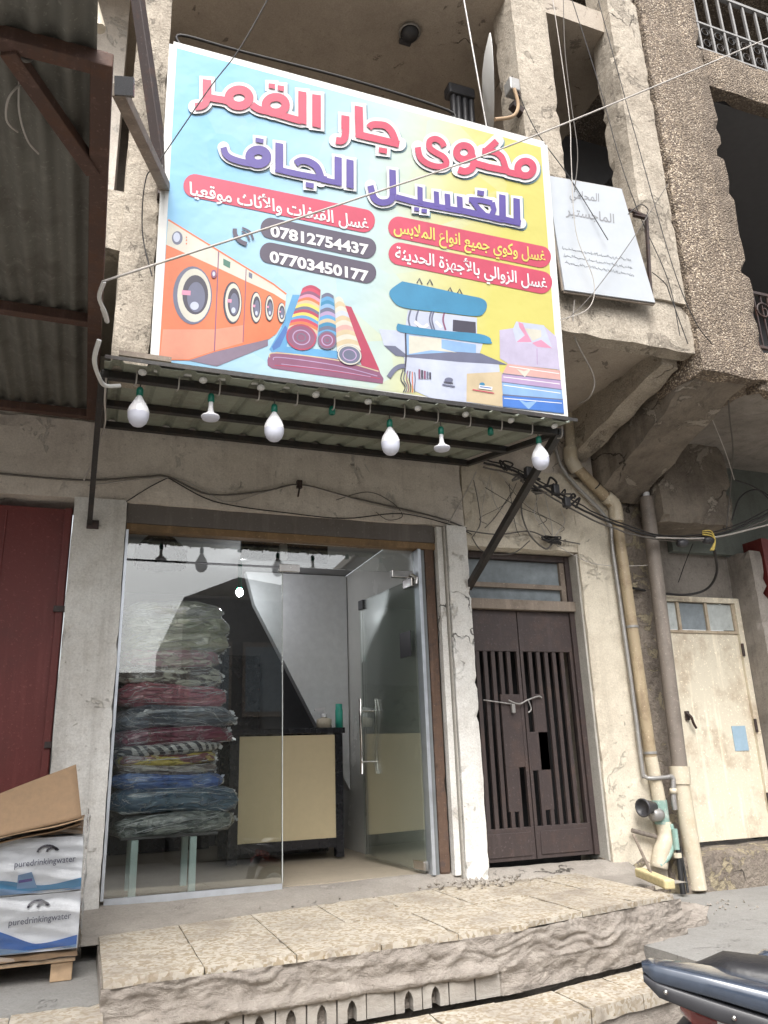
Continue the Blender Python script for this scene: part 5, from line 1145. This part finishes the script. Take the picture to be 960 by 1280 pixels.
cable([(893, 688, -.28), (896, 715, -.1), (885, 735, .05), (862, 743, .15), (830, 742, .18), (790, 735, .05)], 'thick black cable curving down over the top of the beige door', .012, 'wired', W5)
cable([(866, 680, -.2), (856, 705, .1), (848, 728, .2)], 'thin wire slanting on the wall above the beige door', .004, 'wired', W5)
cable([(130, 352, -2.4), (124, 372, -2.3), (132, 392, -2.2), (134, 402, -2.1), (128, 385, -2.2)], 'white knotted wire end tied to the awning beam', .010, 'dish', None, 6, 'wire_knot')
cable([(124, 425, -2.0), (118, 450, -1.9), (124, 472, -1.7), (132, 482, -1.55), (150, 482, -1.5)], 'white stub of cable curling beside the left canopy corner', .012, 'dish', None, 6, 'white_cable')
cable([(133, 470, -1.44), (131, 500, -1.3), (131, 530, -1.0), (118, 570, -.6), (105, 600, -.2)], 'pale flex running down beside the left canopy strut', .006, 'wirel', None, 6)
cable([(35, 98, -3.1), (12, 120, -3.1), (8, 150, -3.0), (22, 165, -2.9)], 'thin pale wire loop hanging under the front of the tin awning', .004, 'wirel', None, 6)
cable([(24, 100, -3.1), (24, 140, -3.0), (34, 175, -2.9), (48, 192, -2.8)], 'thin pale wire trailing along the underside of the tin awning', .004, 'wirel', None, 6)
# ================================================================== MOTORCYCLE AT THE LOWER RIGHT
T0 = Z(802, 1203, .86); A_ = Vector((.80, -.60, 0)).normalized(); B_ = Vector((.60, .80, 0)).normalized()
mc = thing('motorcycle', 'parked motorcycle with a glossy slate grey tail and black seat at the step', 'motorcycle', (T0.x+.7*A_.x+.1, T0.y+.7*A_.y+.1, 0))
def L(a, b, z): return T0+A_*a+B_*b+Vector((0, 0, z-.86))
def loft(secs, m=0):
    """secs: list of (a, b centre, half width, z bottom, z top, roundness)"""
    mb = MB(); n = 16
    def f(u, v):
        i = min(int(v*(len(secs)-1)), len(secs)-2); t_ = v*(len(secs)-1)-i
        s_ = [p*(1-t_)+q*t_ for p, q in zip(secs[i], secs[i+1])]
        th = u*2*pi; c_, d_ = cos(th), sin(th); e = s_[5]
        return L(s_[0], s_[1]+math.copysign(abs(c_)**e, c_)*s_[2], (s_[3]+s_[4])/2+math.copysign(abs(d_)**e, d_)*(s_[4]-s_[3])/2)
    mb.grid(f, n, 4*len(secs), 0, True)
    for v in (0, 1):
        ring = [f(i/n, v) for i in range(n)]; mb.add(ring, [list(range(n))], 0)
    return mb
M['bikepaint'] = flat('slate_gloss_paint', (.05, .065, .095, 1), .2, .1, .15, 1., 0, 30)
M['bikered'] = flat('dark_red_paint', (.24, .03, .025, 1), .2, 0, .05, 1.)
M['seatvinyl'] = flat('black_seat_vinyl', (.022, .022, .025, 1), .42, 0, .15, 0, .002, 60)
loft([(0, .0, .022, .838, .862, .5), (.03, .0, .05, .815, .868, .35), (.2, .0, .085, .785, .845, .3), (.45, -.01, .095, .725, .80, .3), (.8, -.02, .09, .63, .735, .3), (1.0, -.03, .07, .58, .69, .4)]).build('tail_fairing', M['bikepaint'], mc, .0)
loft([(.30, .25, .01, .77, .80, .8), (.4, .28, .05, .76, .85, .6), (.5, .29, .055, .70, .80, .6), (1.0, .30, .05, .58, .70, .7)]).build('tail_fairing', M['bikepaint'], mc)
loft([(.16, .15, .05, .77, .825, .7), (.26, .15, .11, .75, .858, .6), (.5, .15, .13, .71, .835, .6), (.85, .14, .14, .68, .80, .6), (1.05, .13, .12, .64, .80, .7)]).build('seat', M['seatvinyl'], mc)
loft([(.03, .13, .05, .79, .81, .8), (.06, .13, .11, .765, .81, .7), (.25, .13, .12, .70, .80, .7), (.6, .13, .12, .60, .74, .7), (1.0, .12, .10, .5, .66, .7)]).build('under_tail', M['plasticdk'], mc)
loft([(.10, .12, .03, .70, .755, .8), (.13, .12, .07, .66, .76, .8), (.2, .12, .08, .64, .74, .8)]).build('tail_light', M['bikered'], mc)
loft([(.13, .12, .055, .66, .70, .8), (.02, .12, .06, .55, .60, .8), (-.02, .12, .06, .42, .48, .8)]).build('mudguard', M['plasticdk'], mc)
loft([(.16, -.02, .015, .60, .66, .8), (.35, -.05, .03, .56, .69, .7), (.75, -.07, .035, .46, .62, .7), (1.0, -.06, .03, .45, .58, .8)]).build('side_panel', M['bikered'], mc)
loft([(.0, -.01, .02, .812, .834, .5), (.04, -.02, .035, .775, .818, .4), (.2, -.03, .05, .725, .782, .4), (.45, -.04, .055, .66, .722, .4), (.8, -.05, .05, .57, .626, .5)]).build('lower_fairing', M['bikered2'] if 'bikered2' in M else M['plasticdk'], mc)
for a_, z_ in ((.06, .80), (.24, .745), (.44, .69)): MB().lathe([(0, 0), (.007, 0), (.007, .004), (0, .006)], L(a_, -.075 if a_ < .1 else -.088, z_), 10, 0, -B_).build('bolt', M['steel'], mc)
MB().tube(smoothline([L(.55, -.10, .80), L(.40, -.11, .84), L(.30, -.10, .87), L(.28, .0, .885), L(.28, .28, .885), L(.30, .38, .87), L(.42, .39, .84)]), .011, 8).build('grab_rail', M['plasticdk'], mc) if False else None
def wheel(a, b):
    c = L(a, b, .29); wv = []
    o = MB().lathe([(.215, -.045), (.26, -.05), (.285, -.03), (.29, 0), (.285, .03), (.26, .05), (.215, .045), (.215, -.045)], c, 40, 0, B_).build('wheel', M['rubber'], mc)
    MB().lathe([(.18, -.03), (.216, -.04), (.216, .04), (.18, .03), (.18, -.03)], c, 36, 0, B_).build('rim', M['alu'], o)
    sp = MB()
    for i in range(5):
        q = Vector((0, 0, 1)); q.rotate(Matrix.Rotation(i*2*pi/5, 3, B_)); sp.bar(c, c+q*.185, .03, .03, 0, B_)
    sp.lathe([(0, -.05), (.04, -.05), (.04, .05), (0, .05)], c, 16, 0, B_); sp.build('spokes', M['alu'], o)
wheel(.30, .13); wheel(1.58, .12)
mb = MB(); mb.tube([L(.30, .03, .29), L(.85, .03, .36)], .022, 8); mb.tube([L(.30, .23, .29), L(.85, .23, .36)], .022, 8); mb.build('swing_arm', M['plasticdk'], mc)
loft([(.72, .12, .12, .24, .42, .6), (1.05, .12, .14, .22, .52, .6), (1.25, .12, .10, .3, .46, .6)]).build('engine', M['galv'], mc)
loft([(.98, .12, .08, .68, .80, .7), (1.1, .12, .13, .64, .90, .7), (1.35, .12, .12, .68, .92, .7), (1.45, .12, .06, .74, .86, .7)]).build('fuel_tank', M['bikered'], mc)
mb = MB()
for s_ in (-.09, .09): mb.tube([L(1.58, .12+s_, .29), L(1.40, .12+s_, .92)], .02, 8)
mb.tube([L(1.40, .02, .92), L(1.40, .22, .92)], .018, 8)
mb.tube(smoothline([L(1.30, -.28, 1.02), L(1.36, -.1, 1.0), L(1.40, .0, .95), L(1.40, .24, .95), L(1.36, .34, 1.0), L(1.30, .52, 1.02)]), .014, 8); mb.build('fork_and_handlebar', M['galv'], mc)
MB().lathe([(0, 0), (.06, .02), (.085, .08), (.08, .1), (0, .1)], L(1.40, .12, .86), 18, 0, A_).build('headlight', M['frost'], mc)
mb = MB(); mb.tube([L(.85, .0, .32), L(.85, -.16, .02)], .012, 6); mb.build('kickstand', M['black'], mc)
# ================================================================== BUILDINGS ACROSS THE STREET, SEEN IN THE SHOP GLASS
def facing(name, label, x0, x1, y1, h, gable, m, wins):
    o = thing(name, label, 'building', ((x0+x1)/2, y1-4, 0))
    mb = MB(); mb.box(x0, x1, y1-8, y1, .01, h)
    mb.build('wall', M[m], o)
    if gable: MB().prism([(x0, y1+.02, h+.003), (x1, y1+.02, h+.003), ((x0*.75+x1*.25), y1+.02, h+gable)], (0, -8.04, 0)).build('roof', M['dimwall'], o)
    else: MB().box(x0-.1, x1+.1, y1-8.1, y1+.1, h+.003, h+.25).build('roof', M['conc'], o)
    for i in range(wins):
        wx = x0+(x1-x0)*(i+.5)/wins
        w_ = MB().box(wx-.55, wx+.55, y1+.003, y1+.06, h*.52, h*.82).build('window', M['woodgrey'], o); MB().box(wx-.48, wx+.48, y1+.062, y1+.07, h*.54, h*.80).build('pane', M['oldglass'], o and w_)
    MB().box(x0+.6, x1-.6, y1+.005, y1+.08, .02, h*.42).build('shutter', M['sheet'], o)
facing('gabled_building', 'dull gabled building across the street mirrored in the shop glass', 2.1, 7.6, -14, 6.2, .6, 'farwall', 4)
facing('low_shop_row', 'low flat-roofed shop row across the street mirrored at the left of the glass', -12, 2.0, -15, 4.2, 0, 'farwall', 7)
facing('tall_block', 'tall plain block across the street beyond the gabled building', 7.8, 20, -15, 8.5, 0, 'farwall', 6)

# loose rubble swept against the pier and the end of the step
rb = MB(); rr = random.Random(21)
for i in range(130):
    if i < 70: x, y, z = 2.55+rr.gauss(.1, .22), -.16-abs(rr.gauss(0, .09)), .652
    elif i < 100: x, y, z = 4.1+rr.uniform(0, .6), -.35-rr.random()*.5, .39
    else: x, y, z = rr.uniform(.2, 3.4), -.1-rr.random()*.45, .640
    z -= .058*max(0, min(1, (-y-.1)/.6)) if i < 70 or i >= 100 else 0
    r = rr.uniform(.004, .02)*(1.3 if i < 70 else .8); vs = []
    for q in ((1, 0, 0), (-1, 0, 0), (0, 1, 0), (0, -1, 0), (0, 0, 1), (0, 0, -1)): vs.append(Vector((x, y, z))+Vector(q)*r*rr.uniform(.6, 1.2))
    rb.add(vs, [(0, 2, 4), (2, 1, 4), (1, 3, 4), (3, 0, 4), (2, 0, 5), (1, 2, 5), (3, 1, 5), (0, 3, 5)])
o = rb.build('rubble', M['conc']); o['kind'] = 'stuff'; tag(o, 'small loose rubble and grit scattered over the worn sill and step', 'rubble')
